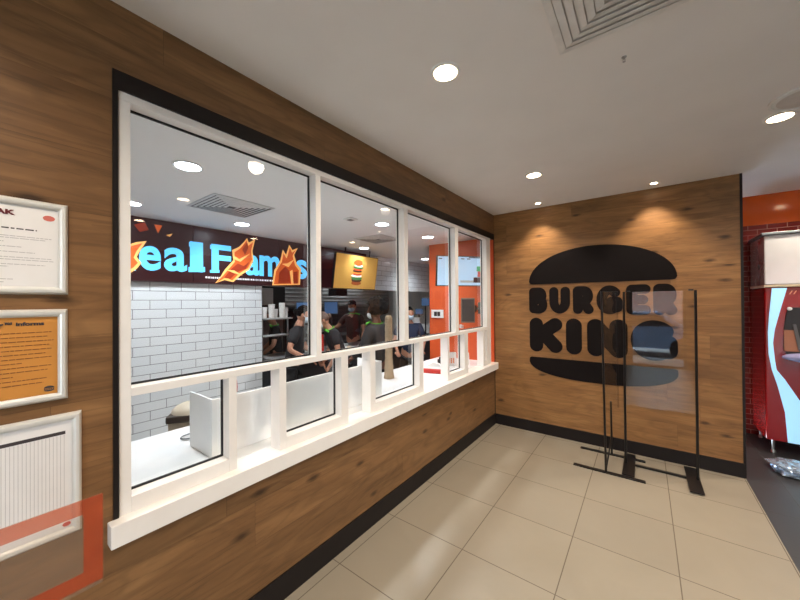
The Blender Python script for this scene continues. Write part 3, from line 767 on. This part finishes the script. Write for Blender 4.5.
# red tray with paper
t = thing('tray', 'low red tray with white papers on the counter before orange wall', 'tray', (-.37, -1.06, SILL+.001), R(14))
MB().box(-.15, .15, -.10, .10, 0, .045, .008).build('tray_body', M['red'], t)
mb = MB(); mb.box(-.14, .10, -.05, .095, .046, .052, .001); mb.build('paper_stack', M['paper'], t)
b_ = MB().prism([(-.12, 0), (.1, 0), (.06, .035), (-.02, .06)], lambda u, v, w: (u, .02+w, .053+v), .06).build('folded_paper', M['paper'], t)
o2 = MB().box(-.035, .035, -.035, .035, 0, .10, .008).box(-.02, .02, -.02, .02, .10, .125, .004).build('sauce_pump', M['dark_plastic'], None); o2.location = (-.47, -.72, SILL+.001); tag(o2, 'small black dispenser on the counter beside the red tray', 'dispenser')
def bag(name, label, loc, rz, w, d, h, mat, print_mat, group=None):
    t = thing(name, label, 'paper bag', loc, rz, group)
    mb = MB(); b = bmesh.new(); bmesh.ops.create_grid(b, x_segments=1, y_segments=1, size=.5); b.free()
    v = []
    for z, k in ((0, 1), (h*.55, .97), (h*.9, .9), (h, .86)):
        v.append([mb.bm.verts.new((sx*w/2*(1 if k > .9 else .98), sy*d/2*k, z+(.004 if z == h and sx > 0 else 0))) for sx, sy in ((-1, -1), (1, -1), (1, 1), (-1, 1))])
    for a, b2 in zip(v, v[1:]):
        for i in range(4): mb.bm.faces.new((a[i], a[(i+1) % 4], b2[(i+1) % 4], b2[i]))
    mb.bm.faces.new(v[0][::-1]); mb.build('bag_body', mat, t)
    mb = MB()
    for i in range(3): mb.box(-w*.3+i*w*.22, -w*.3+i*w*.22+w*.14, -d/2-.002, -d/2-.0006, h*.2, h*.62)
    mb.build('print', print_mat, t)
    return t
M['peach'] = plain('peach_print', (224, 138, 104), .7)
bag('paper_bag', 'white paper bag with peach print on counter, nearer the red tray', (-.40, -.56, SILL+.001), R(35), .13, .08, .17, M['paper'], M['peach'])
bag('paper_bag', 'white paper bag with peach print on counter, nearer the orange wall', (-.28, -.42, SILL+.001), R(40), .13, .08, .16, M['paper'], M['peach'])
mb = MB()
for k in range(3): mb.tube([( .045*math.cos(i*math.tau/20)+.006*k, .06*math.sin(i*math.tau/20), .004+.004*k) for i in range(20)], .0025, 6, True)
cb = mb.build('cable_coil', M['grey_plastic'], None); cb.location = (-.66, -3.66, SILL+.001); tag(cb, 'small coiled grey cable on the white counter near the bin', 'cable')
bt = thing('sauce_bottle', 'dark bottle with a red cap inside the white counter screen', 'bottle', (-.40, -3.52, SILL+.001))
MB().lathe([(.034, 0), (.036, .01), (.036, .24), (.022, .28), (.018, .30)], seg=18).build('bottle_body', M['dark_plastic'], bt, True)
MB().lathe([(.03, .30), (.032, .33), (.028, .375), (.02, .385)], seg=18).build('cap', plain('pinkish_red_cap', (196, 70, 74), .4), bt, True)

# bin in the staff aisle
bx, by = at(192, 2.9)
t = thing('waste_bin', 'beige lidded waste bin standing behind the counter by white tiles', 'bin', (bx, by, 0), R(-35))
MB().prism([(-.15, -.14), (.15, -.14), (.15, .14), (-.15, .14)], lambda u, v, w: (u*(.86+.14*w/.74), v*(.86+.14*w/.74), w), .74).build('bin_body', M['beige'], t)
MB().box(-.165, .165, -.155, .155, .742, .80, .012).build('rim', M['brown_dark'], t)
MB().ell((0, 0, .80), (.165, .155, .075), 24, 10, None, lambda c: Vector((c.x, c.y, max(c.z, 0)))).build('lid', M['beige'], t, True)

# ------------------------------------------------------------------ kitchen pass and equipment
ps = thing('pass_counter', 'long steel pass counter under the kitchen opening', 'counter', (KX-.05, .9, 0))
MB().box(-.28, .26, -2.9, 2.6, .925, .955, .004).build('counter_top', M['steel'], ps)
for y in (-2.6, -1.2, .2, 1.6): MB().prism([(-.25, .92), (-.06, .92), (-.06, .72)], lambda u, v, w, y=y: (u, y+w, v), .03).build('bracket', M['steel_dull'], ps)
def depth_for(pxl, X): return (CAM.x-X)/(-FV.x-RV.x*(pxl-400)/F_PX)
def monitor(label, pxl, depth, zc, w, h, stem_z, yaw=None):
    x, y = at(pxl, depth)
    t = thing('kitchen_monitor', label, 'monitor', (x, y, stem_z), YAW*-1+0 if yaw is None else yaw)
    z = zc-stem_z
    MB().box(-w/2, w/2, 0, .05, z-h/2, z+h/2, .006).build('housing', M['dark_plastic'], t)
    MB().box(-w/2+.012, w/2-.012, -.0015, .001, z-h/2+.014, z+h/2-.014).build('display', M['screen_blue'], t)
    MB().lathe([(.09, 0), (.09, .01), (.018, .014), (.016, z-h/2+.05)], (0, .03, 0), 16).build('stem', M['dark_plastic'], t, True)
    return t
monitor('blue kitchen monitor on a stem behind the worker with pale blue mask', 303, 5.0, 1.64, .22, .23, .956)
monitor('dark blue kitchen monitor on a stem below the burger screen', 331, 5.55, 1.65, .24, .22, .956)
monitor('upper blue kitchen monitor beside the orange wall', 425.5, depth_for(425.5, -2.5), 1.735, .2, .2, .956)
monitor('lower small blue kitchen monitor beside the orange wall', 419, depth_for(419, -2.72), 1.5, .2, .15, .956)
M['steel_bright'] = plain('pale_steel', (160, 160, 158), .4, .3)
# cooking line against the rear wall
def appliance(name, label, cat, x0, x1, y0, y1, z0, z1, mat, parts):
    t = thing(name, label, cat, ((x0+x1)/2, (y0+y1)/2, z0)); cx, cy = (x0+x1)/2, (y0+y1)/2
    MB().box(x0-cx, x1-cx, y0-cy, y1-cy, 0, z1-z0, .008).build('body', mat, t)
    for (nm, a, b, c, d, m_) in parts:
        MB().box(x1-cx+.001, x1-cx+.015, a-cy, b-cy, c-z0, d-z0, .003).build(nm, m_, t)
    return t
appliance('extractor_hood', 'long steel extractor hood over the cooking line', 'hood', -5.6, -4.5, -.6, 3.2, 1.64, 2.5, M['steel_bright'], [('slat', -.58, 3.18, 1.68+.085*i, 1.70+.085*i, M['steel_dull']) for i in range(5)])
appliance('fryer_unit', 'steel fryer under the hood', 'fryer', -5.6, -4.8, -1.4, -.2, 0, 1.05, M['steel_dull'], [('door', -1.36, -.84, .15, .8, M['steel']), ('door', -.78, -.26, .15, .8, M['steel']), ('control_panel', -1.36, -.26, .85, 1.0, M['dark_plastic'])])
appliance('broiler', 'dark broiler under the hood', 'broiler', -5.6, -4.8, -.1, 1.2, 0, 1.55, M['dark_plastic'], [('door', .0, 1.1, .2, .8, M['steel_dull']), ('conveyor_mouth', .1, 1.0, 1.0, 1.2, M['steel']), ('control_panel', .2, .9, 1.3, 1.45, M['grey_plastic'])])
appliance('holding_cabinet', 'tall dark holding cabinet with a white notice, behind the masked worker', 'cabinet', -4.5, -3.95, -1.4, -.75, 0, 2.1, plain('charcoal_cabinet', (52, 52, 54), .45), [('notice', -1.25, -1.02, 1.70, 2.02, M['paper']), ('door', -1.34, -.81, .2, 1.5, M['steel_dull'])])
appliance('storage_rack', 'grey shelf unit beside the tiled wall end', 'shelf', -4.5, -4.05, -2.35, -1.45, 0, 1.50, M['steel_dull'], [('shelf_front', -2.3, -1.5, 1.0, 1.04, M['steel']), ('shelf_front', -2.3, -1.5, .5, .54, M['steel'])])
appliance('prep_table', 'steel prep table past the orange wall', 'table', -4.7, -4.2, .4, 2.6, 0, .95, M['steel'], [('shelf_front', .45, 2.55, .4, .44, M['steel_dull'])])
for i, (dy, h) in enumerate(((-2.2, .16), (-2.08, .2), (-1.96, .13), (-1.84, .22), (-1.72, .15))):
    c_ = MB().lathe([(.034, 0), (.036, .01), (.044, h-.01), (.046, h), (.04, h)], seg=16).build('cup_stack', M['paper'], None, True); c_.location = (KX-.05+.05*(i % 2), -1.985+i*.085, 1.521)
    tag(c_, 'white cup stack on the steel shelf over the pass, '+('first', 'second', 'third', 'fourth', 'fifth')[i]+' from the tiled wall', 'cups', 'white cup stacks on the pass shelf')
t = thing('pass_shelf', 'narrow steel shelf on posts over the pass counter beside the tiled wall', 'shelf', (KX-.05, -1.5, .956))
MB().box(-.11, .11, -.53, -.09, .545, .564, .003).build('shelf_board', M['steel_bright'], t)
MB().box(-.11, .11, -.53, -.09, .30, .315, .003).build('shelf_board', M['steel'], t)
for y in (-.515, -.105): MB().lathe([(.014, .001), (.014, .545)], (0, y, 0), 12).build('post', M['steel'], t, True)
bag('paper_bag', 'orange and red paper bag standing on the pass counter', (KX+.06, -1.12, .956), R(80), .16, .1, .26, M['red'], M['peach'])
for i in range(3):
    tr_ = MB().box(-.13, .13, -.1, .1, 0, .09, .012).build('steel_pan', M['steel_bright']); tr_.location = (KX-.05, .35+.26*i, .957)
    tag(tr_, 'steel food pan on the pass counter, '+('first', 'second', 'third')[i]+' along from the wrapped burgers', 'pan', 'steel pans on the pass counter')
# black box hanging over the pass
xx, yy = at(338, 5.9)
t = thing('warming_lamp', 'black box warmer hanging under the burger screen', 'warmer', (xx, yy, 1.86), R(90))
MB().box(-.14, .14, -.1, .1, 0, .13, .006).build('housing', M['dark_plastic'], t)
for u in (-.1, .1): MB().tube([(u, 0, .13), (u, 0, KH-1.861)], .006, 6).build('hanger', M['steel_dull'], t)
# wrapped food and boxes on the pass
for i in range(4):
    w_ = MB().ell((0, 0, .03), (.05, .05, .032), 14, 8).build('wrapped_burger', M['cream'] if i % 2 else M['paper'], None, True)
    xx, yy = at(344+i*4.5, 5.35+.07*(i % 2)); w_.location = (xx, yy, .957)
    tag(w_, ('white wrapped burger on the pass counter', 'cream wrapped burger on the pass counter')[i % 2]+', '+('first', 'second', 'third', 'fourth')[i]+' along the row', 'burger', 'wrapped burgers on the pass')
for i, (pxl, X, z, sz, lb) in enumerate(((410.5, -2.5, .956, .2, 'white carton on the pass counter, first past the navy-shirted worker'), (416.5, -2.52, .956, .21, 'white carton on the pass counter with another carton on top'), (426.5, -2.72, .956, .2, 'white carton on the pass counter behind the upper monitor stem'), (416.5, -2.52, 1.19, .17, 'smaller white carton resting on top of another carton'))):
    xx, yy = at(pxl, depth_for(pxl, X))
    b = thing('carton', lb, 'box', (xx, yy, z), R(8*i), 'white cartons on the pass counter')
    MB().box(-sz/2, sz/2, -sz/2, sz/2, 0, sz*1.1, .004).build('box_body', M['white_plastic'], b)
    MB().box(-sz/2-.002, sz/2+.002, -sz*.06, sz*.06, sz*1.1, sz*1.1+.002).build('tape', M['cream'], b)

# ------------------------------------------------------------------ people
def skin_mesh(name, verts, edges, radii, mat, parent=None, sub=1, root=0):
    me = bpy.data.meshes.new(name); me.from_pydata(verts, edges, [])
    o = bpy.data.objects.new(name, me); COL.objects.link(o)
    o.modifiers.new('skin', 'SKIN').use_smooth_shade = True
    sv = me.skin_vertices[0].data
    for i, r in enumerate(radii):
        sv[i].radius = r if isinstance(r, tuple) else (r, r)
        sv[i].use_root = (i == root)
    o.modifiers.new('sub', 'SUBSURF').levels = sub; o.modifiers['sub'].render_levels = sub
    dg = bpy.context.evaluated_depsgraph_get()
    m2 = bpy.data.meshes.new_from_object(o.evaluated_get(dg))
    bpy.data.objects.remove(o); bpy.data.meshes.remove(me)
    for p in m2.polygons: p.use_smooth = True
    m2.materials.clear(); m2.materials.append(mat)
    return m2
def person(label, x, y, face, height=1.72, lean=0.0, head_yaw=0, head_pitch=0, arms=None, top='cloth_black', skin='skin', hair='hair', mask='mask', long_sleeve=False, cap=False, bushy=False, collar=True, group=None):
    s = height/1.75
    t = thing('person', label, 'person', (x, y, 0), face, group)      # local: faces +Y
    def T(p):                       # lean of everything above the hips
        p = Vector(p)
        if p.z > .95:
            q = Matrix.Rotation(-lean, 3, 'X') @ Vector((p.x, p.y, p.z-.95)); p = Vector((q.x, q.y, q.z+.95))
        return p*s
    A = arms or {}
    el = {-1: A.get('L', ((-.27, .06, 1.16), (-.22, .26, 1.02))), 1: A.get('R', ((.27, .06, 1.16), (.22, .26, 1.02)))}
    V, Ed, Rd = [], [], []
    def add(p, r, par=None, raw=False):
        V.append(tuple(Vector(p)*s if raw else T(p))); Rd.append(tuple(q*s for q in r) if isinstance(r, tuple) else r*s)
        if par is not None: Ed.append((par, len(V)-1))
        return len(V)-1
    pel = add((0, 0, .95), (.145, .105)); sp = add((0, .01, 1.14), (.135, .095), pel); ch = add((0, .0, 1.33), (.155, .11), sp)
    nb = add((0, -.01, 1.46), (.075, .06), ch); nk = add((0, .0, 1.55), .052, nb); hd0 = add((0, .02, 1.62), .055, nk)
    for sd in (-1, 1):
        sh = add((sd*.175, -.01, 1.41), .06, ch); e_ = add(el[sd][0], .043, sh); w_ = add(el[sd][1], .029, e_)
        d = (Vector(el[sd][1])-Vector(el[sd][0])).normalized(); side = d.cross(Vector((0, 0, 1))).normalized(); side = side*sd*-1 if True else side
        palm = add(Vector(el[sd][1])+d*.06, (.03, .018), w_)
        for k, (off, ln) in enumerate(((-.027, .066), (-.009, .076), (.009, .072), (.026, .056))):
            b = Vector(el[sd][1])+d*.085+side*off
            k1 = add(b, .0095, palm); k2 = add(b+d*ln*.5+Vector((0, 0, -.008)), .0085, k1); add(b+d*ln*.9+Vector((0, 0, -.026)), .0075, k2)
        k1 = add(Vector(el[sd][1])+d*.035-side*.035, .011, palm); add(Vector(el[sd][1])+d*.075-side*.055+Vector((0, 0, -.01)), .009, k1)
    for sd in (-1, 1):
        hp = add((sd*.09, 0, .88), .085, pel, True); kn = add((sd*.10, .02, .49), .056, hp, True); an = add((sd*.10, -.01, .09), .038, kn, True)
        add((sd*.11, .13, .035), .032, an, True)
    me = skin_mesh('person_body', V, Ed, Rd, M[skin])
    # head
    HM = Matrix.Translation(T((0, .025, 1.645))) @ Matrix.Rotation(R(head_yaw), 4, 'Z') @ Matrix.Rotation(-lean*.5-R(head_pitch), 4, 'X') @ Matrix.Scale(s, 4)
    def headf(c):
        k = 1-.28*max(0, -c.z)*(1 if c.y > -.2 else .4)
        q = Vector((c.x*k, c.y*(1-.12*max(0, -c.z)), c.z))
        if c.y > .8 and -.3 < c.z < .15 and abs(c.x) < .3: q.y += .16
        return q
    hb = MB(); hb.bm.from_mesh(me); bpy.data.meshes.remove(me)
    hb.ell((0, 0, 0), (.076, .098, .122), 24, 16, HM, headf)
    hb.ell((-.077, -.005, -.005), (.012, .022, .032), 8, 8, HM); hb.ell((.077, -.005, -.005), (.012, .022, .032), 8, 8, HM)
    hb.ell((0, .1, -.018), (.012, .018, .022), 8, 8, HM)
    body = hb.build('body', M[skin], t, True)
    mb = MB()
    for sd in (-1, 1): mb.ell((sd*.03, .088, .012), (.012, .007, .007), 8, 6, HM)
    mb.build('eyes', M['hair'], t, True)
    mb = MB(); mb.ell((0, .093, -.062), (.024, .006, .006), 8, 6, HM); mb.build('mouth', M['red'] if False else M['cloth_brown'], t, True)
    # hair
    rr = random.Random(int(abs(x)*1000))
    def hairf(c):
        q = c.copy()
        if c.y > .35 and c.z < .35: q = Vector((q.x*.9, .35+(q.y-.35)*.3, q.z))
        if c.z < -.35: q.z = -.35+(c.z+.35)*.3
        if bushy: q *= .94+.22*rr.random()
        return q
    mb = MB()
    if bushy: mb.ell((0, -.03, .035), (.145, .152, .158), 30, 22, HM, hairf)
    else: mb.ell((0, -.012, .02), (.084, .103, .115), 24, 16, HM, hairf)
    if not bushy and not cap: mb.ell((0, -.115, .02), (.035, .04, .04), 12, 10, HM)
    mb.build('hair', M[hair], t, True)
    if mask:
        def maskf(c):
            q = c.copy(); q.y = max(q.y, .15); return q
        mb = MB(); mb.ell((0, .022, -.055), (.071, .092, .062), 20, 12, HM, maskf)
        for sd in (-1, 1): mb.tube([HM @ Vector((sd*.066, .04, -.03)), HM @ Vector((sd*.082, -.0, .0))], .003*s, 5)
        mb.build('face_mask', M[mask], t, True)
    if cap:
        mb = MB(); mb.ell((0, -.005, .06), (.088, .107, .085), 24, 12, HM, lambda c: Vector((c.x, c.y, max(c.z, -.15))))
        mb.box(-.065, .065, .08, .165, .052, .062, .004, HM)
        mb.build('cap', M['cloth_black'], t, True)
        mb = MB(); mb.ell((.02, .095, .085), (.02, .012, .016), 10, 8, HM); mb.build('cap_badge', M['mask_white'], t, True)
    # shirt and trousers
    V, Ed, Rd = [], [], []
    g = .017
    pel = add((0, 0, .88), (.155+g, .12+g)); sp = add((0, .01, 1.12), (.145+g, .105+g), pel); ch = add((0, .0, 1.32), (.165+g, .12+g), sp); nb = add((0, -.012, 1.452), (.085+g, .07+g), ch); add((0, -.012, 1.49), (.062+g, .056+g), nb)
    for sd in (-1, 1):
        sh = add((sd*.18, -.01, 1.405), .068+g, ch); e = Vector(el[sd][0]); a0 = Vector((sd*.18, -.01, 1.405))
        if long_sleeve:
            e_ = add(e, .05+g, sh); add(e.lerp(Vector(el[sd][1]), .93), .036+g, e_)
        else: add(a0.lerp(e, .72), .055+g, sh)
    m1 = skin_mesh('shirt', V, Ed, Rd, M[top]); so = bpy.data.objects.new('shirt', m1); COL.objects.link(so); so.parent = t
    V, Ed, Rd = [], [], []
    pel = add((0, 0, .955), (.155, .12), None, True)
    for sd in (-1, 1):
        hp = add((sd*.09, 0, .86), .1, pel, True); kn = add((sd*.10, .02, .49), .074, hp, True); add((sd*.10, -.01, .1), .06, kn, True)
    m1 = skin_mesh('trousers', V, Ed, Rd, M['cloth_black']); so = bpy.data.objects.new('trousers', m1); COL.objects.link(so); so.parent = t
    mb = MB()
    for sd in (-1, 1): mb.ell((sd*.108*s, .06*s, .04*s), (.048*s, .135*s, .045*s), 14, 10, None, lambda c: Vector((c.x, c.y, max(c.z, -.8))))
    mb.build('shoes', M['dark_plastic'], t, True)
    if collar:
        mb = MB()
        mb.tube([T((.085*math.cos(a_), -.012+.08*math.sin(a_), 1.487+.012*math.sin(a_+1))) for a_ in [i*math.tau/18 for i in range(18)]], .007*s, 6, True)
        mb.tube([T((-.185, .05, 1.475)), T((-.13, .06, 1.49)), T((-.085, .05, 1.50))], .014*s, 6)
        mb.build('green_collar', M['green'], t, True)
    return t
def facing(v):  # rotation about Z that turns +Y into v
    return math.atan2(-v[0], v[1])
Rx, Ry = RV.x, RV.y
left_v = (-Rx, -Ry); right_v = (Rx, Ry)
x, y = at(377, 4.45)
person('person in black jacket with bushy dark curls and mask, turned away behind counter', x, y, facing((-Rx*.9+FV.x*.45, -Ry*.9+FV.y*.45)), 1.72, .02, 12, 0, None, 'cloth_black', 'skin_dark', 'hair', 'mask_white', True, False, True, True)
x, y = at(291, 4.45)
person('person in black shirt with tied dark hair and pale blue mask, leaning', x, y, facing((Rx*.97+FV.x*.12, Ry*.97+FV.y*.12)), 1.70, .22, 0, 4, {'R': ((.29, -.02, 1.17), (.24, .22, 1.10)), 'L': ((-.27, .10, 1.15), (-.2, .32, 1.10))}, 'cloth_black', 'skin', 'hair', 'mask', False, False, False, False)
x, y = at(277, 5.5)
person('person with brown hair and green collar reaching down, behind the leaning worker', x, y, facing((-Rx*.8-FV.x*.4, -Ry*.8-FV.y*.4)), 1.62, .12, 0, 6, None, 'cloth_black', 'skin', 'hair_brown', None, False, False, False, True)
x, y = at(353, 7.15)
person('person in dark cap and pale mask facing out, reaching over the pass', x, y, facing((-FV.x*.9-Rx*.25, -FV.y*.9-Ry*.25)), 1.76, .04, 0, 4, {'L': ((-.27, .04, 1.17), (-.26, .14, .95)), 'R': ((.30, .16, 1.2), (.42, .36, 1.22))}, 'cloth_brown', 'skin', 'hair', 'mask', False, True, False, True)
x, y = at(343, 4.85)
person('person in dark shirt with white mask bending over, before the capped worker', x, y, facing((-Rx*.75-FV.x*.35, -Ry*.75-FV.y*.35)), 1.66, .45, 0, 10, None, 'cloth_black', 'skin', 'hair_brown', 'mask_white', False, False, False, True)
x, y = at(409, 5.6)
person('person in navy shirt standing past the orange wall', x, y, facing((-FV.x, -FV.y)), 1.64, .05, 20, 0, None, 'cloth_navy', 'skin', 'hair', 'mask', False, False, False, False)

# ------------------------------------------------------------------ drinks machine
mx, my = 2.815, .9
dm = thing('drinks_machine', 'tall red drinks machine with pale curved ribbon and steel top', 'drinks machine', (mx+.4, my+.31, 0))
def mo(x, y, z): return (x-mx-.4, y-my-.31, z)
mb = MB(); mb.box(-.4, .4, -.29, .30, .145, 1.872, .012); mb.build('body', M['machine_red'], dm)
mb = MB(); mb.box(-.40, .40, -.30, .30, 1.9, 2.46, .01); mb.build('ice_maker', plain('satin_steel', (214, 214, 212), .25, .6, .05, 5), dm)
mb = MB(); mb.box(-.42, .42, -.325, .31, 2.462, 2.49, .006); mb.build('top_lid', M['steel_dull'], dm)
mb = MB(); mb.box(-.405, .405, -.305, .30, 1.873, 1.899, .004); mb.build('band', M['cream'], dm)
for sx in (-.34, .34):
    for sy in (-.25, .25): MB().lathe([(.022, 0), (.022, .02), (.014, .03), (.016, .146)], (sx, sy, 0), 14).build('foot', M['steel'], dm, True)
front = lambda u, v, w: mo(u, my-.0-w+.019, v)
rib = [(2.873, 1.86), (2.848, 1.541), (2.838, 1.36), (2.841, 1.118), (2.864, .941), (2.905, .767), (2.958, .476), (2.976, .15), (3.3, .155), (3.6, .155), (3.6, .42), (3.3, .47), (3.15, .54), (3.064, .628), (2.961, .842), (2.899, .945), (2.886, 1.066), (2.875, 1.245), (2.889, 1.392), (2.931, 1.605), (2.985, 1.86)]
MB().prism(rib, front, .012).build('ribbon_panel', M['ribbon'], dm)
rr_ = [(3.0+.03*(1-math.cos(R(a))), 1.66-.03+.03*math.sin(R(a))) for a in (0, 30, 60, 90)]
scrn = [(2.958, 1.40), (2.975, 1.55), (2.985, 1.625), (3.0, 1.645), (3.45, 1.645), (3.45, 1.06), (2.99, 1.06), (2.955, 1.2)]
MB().prism(scrn, front, .010).build('sleeve_shape', M['dark_plastic'], dm)  # dark shape built in place of a black sleeve
MB().prism([(2.957, 1.395), (3.03, 1.395), (3.07, 1.16), (2.957, 1.16)], front, .014).build('arm_shape', plain('tan_panel', (168, 112, 84), .5), dm)  # tan shape built in place of a bare arm
MB().prism([(3.02, 1.46), (3.045, 1.46), (3.09, 1.17), (3.06, 1.17)], front, .022).build('grey_stick', M['grey_plastic'], dm)
mb = MB(); mb.lathe([(.02, 0), (.02, .012), (.012, .016)], (0, 0, 0), 16, Matrix.Translation(mo(3.0, my+.008, 1.63)) @ Matrix.Rotation(R(90), 4, 'X')); mb.build('button', M['white_plastic'], dm, True)
mb = MB(); mb.ell(mo(3.2, my-.03, 1.10), (.27, .13, .055), 28, 14); mb.build('drip_tray', plain('lavender_plastic', (150, 150, 190), .25), dm, True)
MB().prism([(3.0, 1.79), (3.02, 1.83), (3.03, 1.83), (3.01, 1.79)], front, .003).prism([(3.03, 1.79), (3.05, 1.83), (3.06, 1.83), (3.04, 1.79)], front, .003).build('marking', M['peach'], dm)
# crumpled clear plastic on the dark floor
def crumple(name, label, loc, r, mat, seed):
    rr = random.Random(seed)
    t = bmesh.new(); bmesh.ops.create_icosphere(t, subdivisions=4, radius=1)
    from mathutils import noise
    for v in t.verts:
        n = noise.noise(v.co*2.2+Vector((seed, 0, 0)))*.35+noise.noise(v.co*6+Vector((0, seed, 0)))*.18
        c = v.co*(1+n); v.co = Vector((c.x*r[0], c.y*r[1], max(c.z*r[2], -r[2]*.75)+r[2]*.75+.001))
    mb = MB(); mb.merge(t); o = mb.build(name, mat); o.location = loc; return o
bgm = plain('shiny_plastic_film', (176, 196, 216), .12, .55, .3, 20)
b = crumple('plastic_bag', '', (2.90, .40, 0), (.16, .18, .06), bgm, 4); tag(b, 'crumpled shiny pale plastic bag on dark floor before drinks machine', 'bag')
b.parent = None
c_ = crumple('bag_tie', '', (0.04, -.11, .05), (.05, .05, .025), M['dark_plastic'], 9); c_.parent = b

# ------------------------------------------------------------------ street outside the front glazing
struct('ground', MB().box(-12, 16, -30, -7.0, -.2, -.1), plain('grey_pavement', (150, 150, 150), .8, var=.15))
gr = MB().box(-12, 16, -13.2, -12.0, -.1, -.04).build('grass', plain('verge_grass', (108, 138, 66), .9, var=.3, scale=30)); gr['kind'] = 'stuff'
struct('backdrop_wall', MB().box(-12, 16, -26, -25.5, -.1, 7), tiles('house_brick', 'XZ', .22, .075, (150, 92, 72), (132, 80, 64), (170, 160, 150), .01, .8))
car = thing('car', 'pale blue parked car outside', 'car', (1.4, -10.2, -.1), R(0))
prof = [(-2.0, .35), (-2.02, .7), (-1.3, .95), (-.7, 1.42), (.7, 1.45), (1.35, .98), (1.95, .85), (2.02, .4), (1.9, .3), (-1.9, .3)]
MB().prism(prof, lambda u, v, w: (u, -.85+w, v), 1.7).build('body', plain('pale_blue_car_paint', (126, 152, 184), .15), car)
MB().prism([(-1.05, .98), (-.62, 1.36), (.62, 1.38), (1.1, 1.0)], lambda u, v, w: (u, .851+w, v), .006).build('side_window', M['dark_plastic'], car)
for sx in (-1.25, 1.25):
    for sy in (-.75, .75): MB().lathe([(.32, -.1), (.33, -.08), (.33, .08), (.32, .1)], (0, 0, 0), 24, Matrix.Translation((sx, sy, .33)) @ Matrix.Rotation(R(90), 4, 'X')).build('wheel', M['gasket'], car, True)

# ------------------------------------------------------------------ world and view
w = bpy.data.worlds.new('world'); SC.world = w; w.use_nodes = True
nt = w.node_tree; bg = nt.nodes['Background']
bg.inputs[0].default_value = (.74, .87, 1, 1); bg.inputs[1].default_value = 12.0
pl_ = bpy.data.lights.new('window_portal', 'AREA'); pl_.shape = 'RECTANGLE'; pl_.size = 5.5; pl_.size_y = 2.7
po = bpy.data.objects.new('window_portal', pl_); COL.objects.link(po); po.location = (4.15, -6.84, 1.35); po.rotation_euler = (R(90), 0, 0)
pl_.cycles.is_portal = True
SC.view_settings.view_transform = 'Standard'; SC.view_settings.look = 'None'
SC.view_settings.gamma = 1; SC.view_settings.use_curve_mapping = False
SC.view_settings.exposure = 0.38
SC.cycles.max_bounces = 10; SC.cycles.diffuse_bounces = 6; SC.cycles.transparent_max_bounces = 24
SC.cycles.sample_clamp_indirect = 6
SC.cycles.use_denoising = True
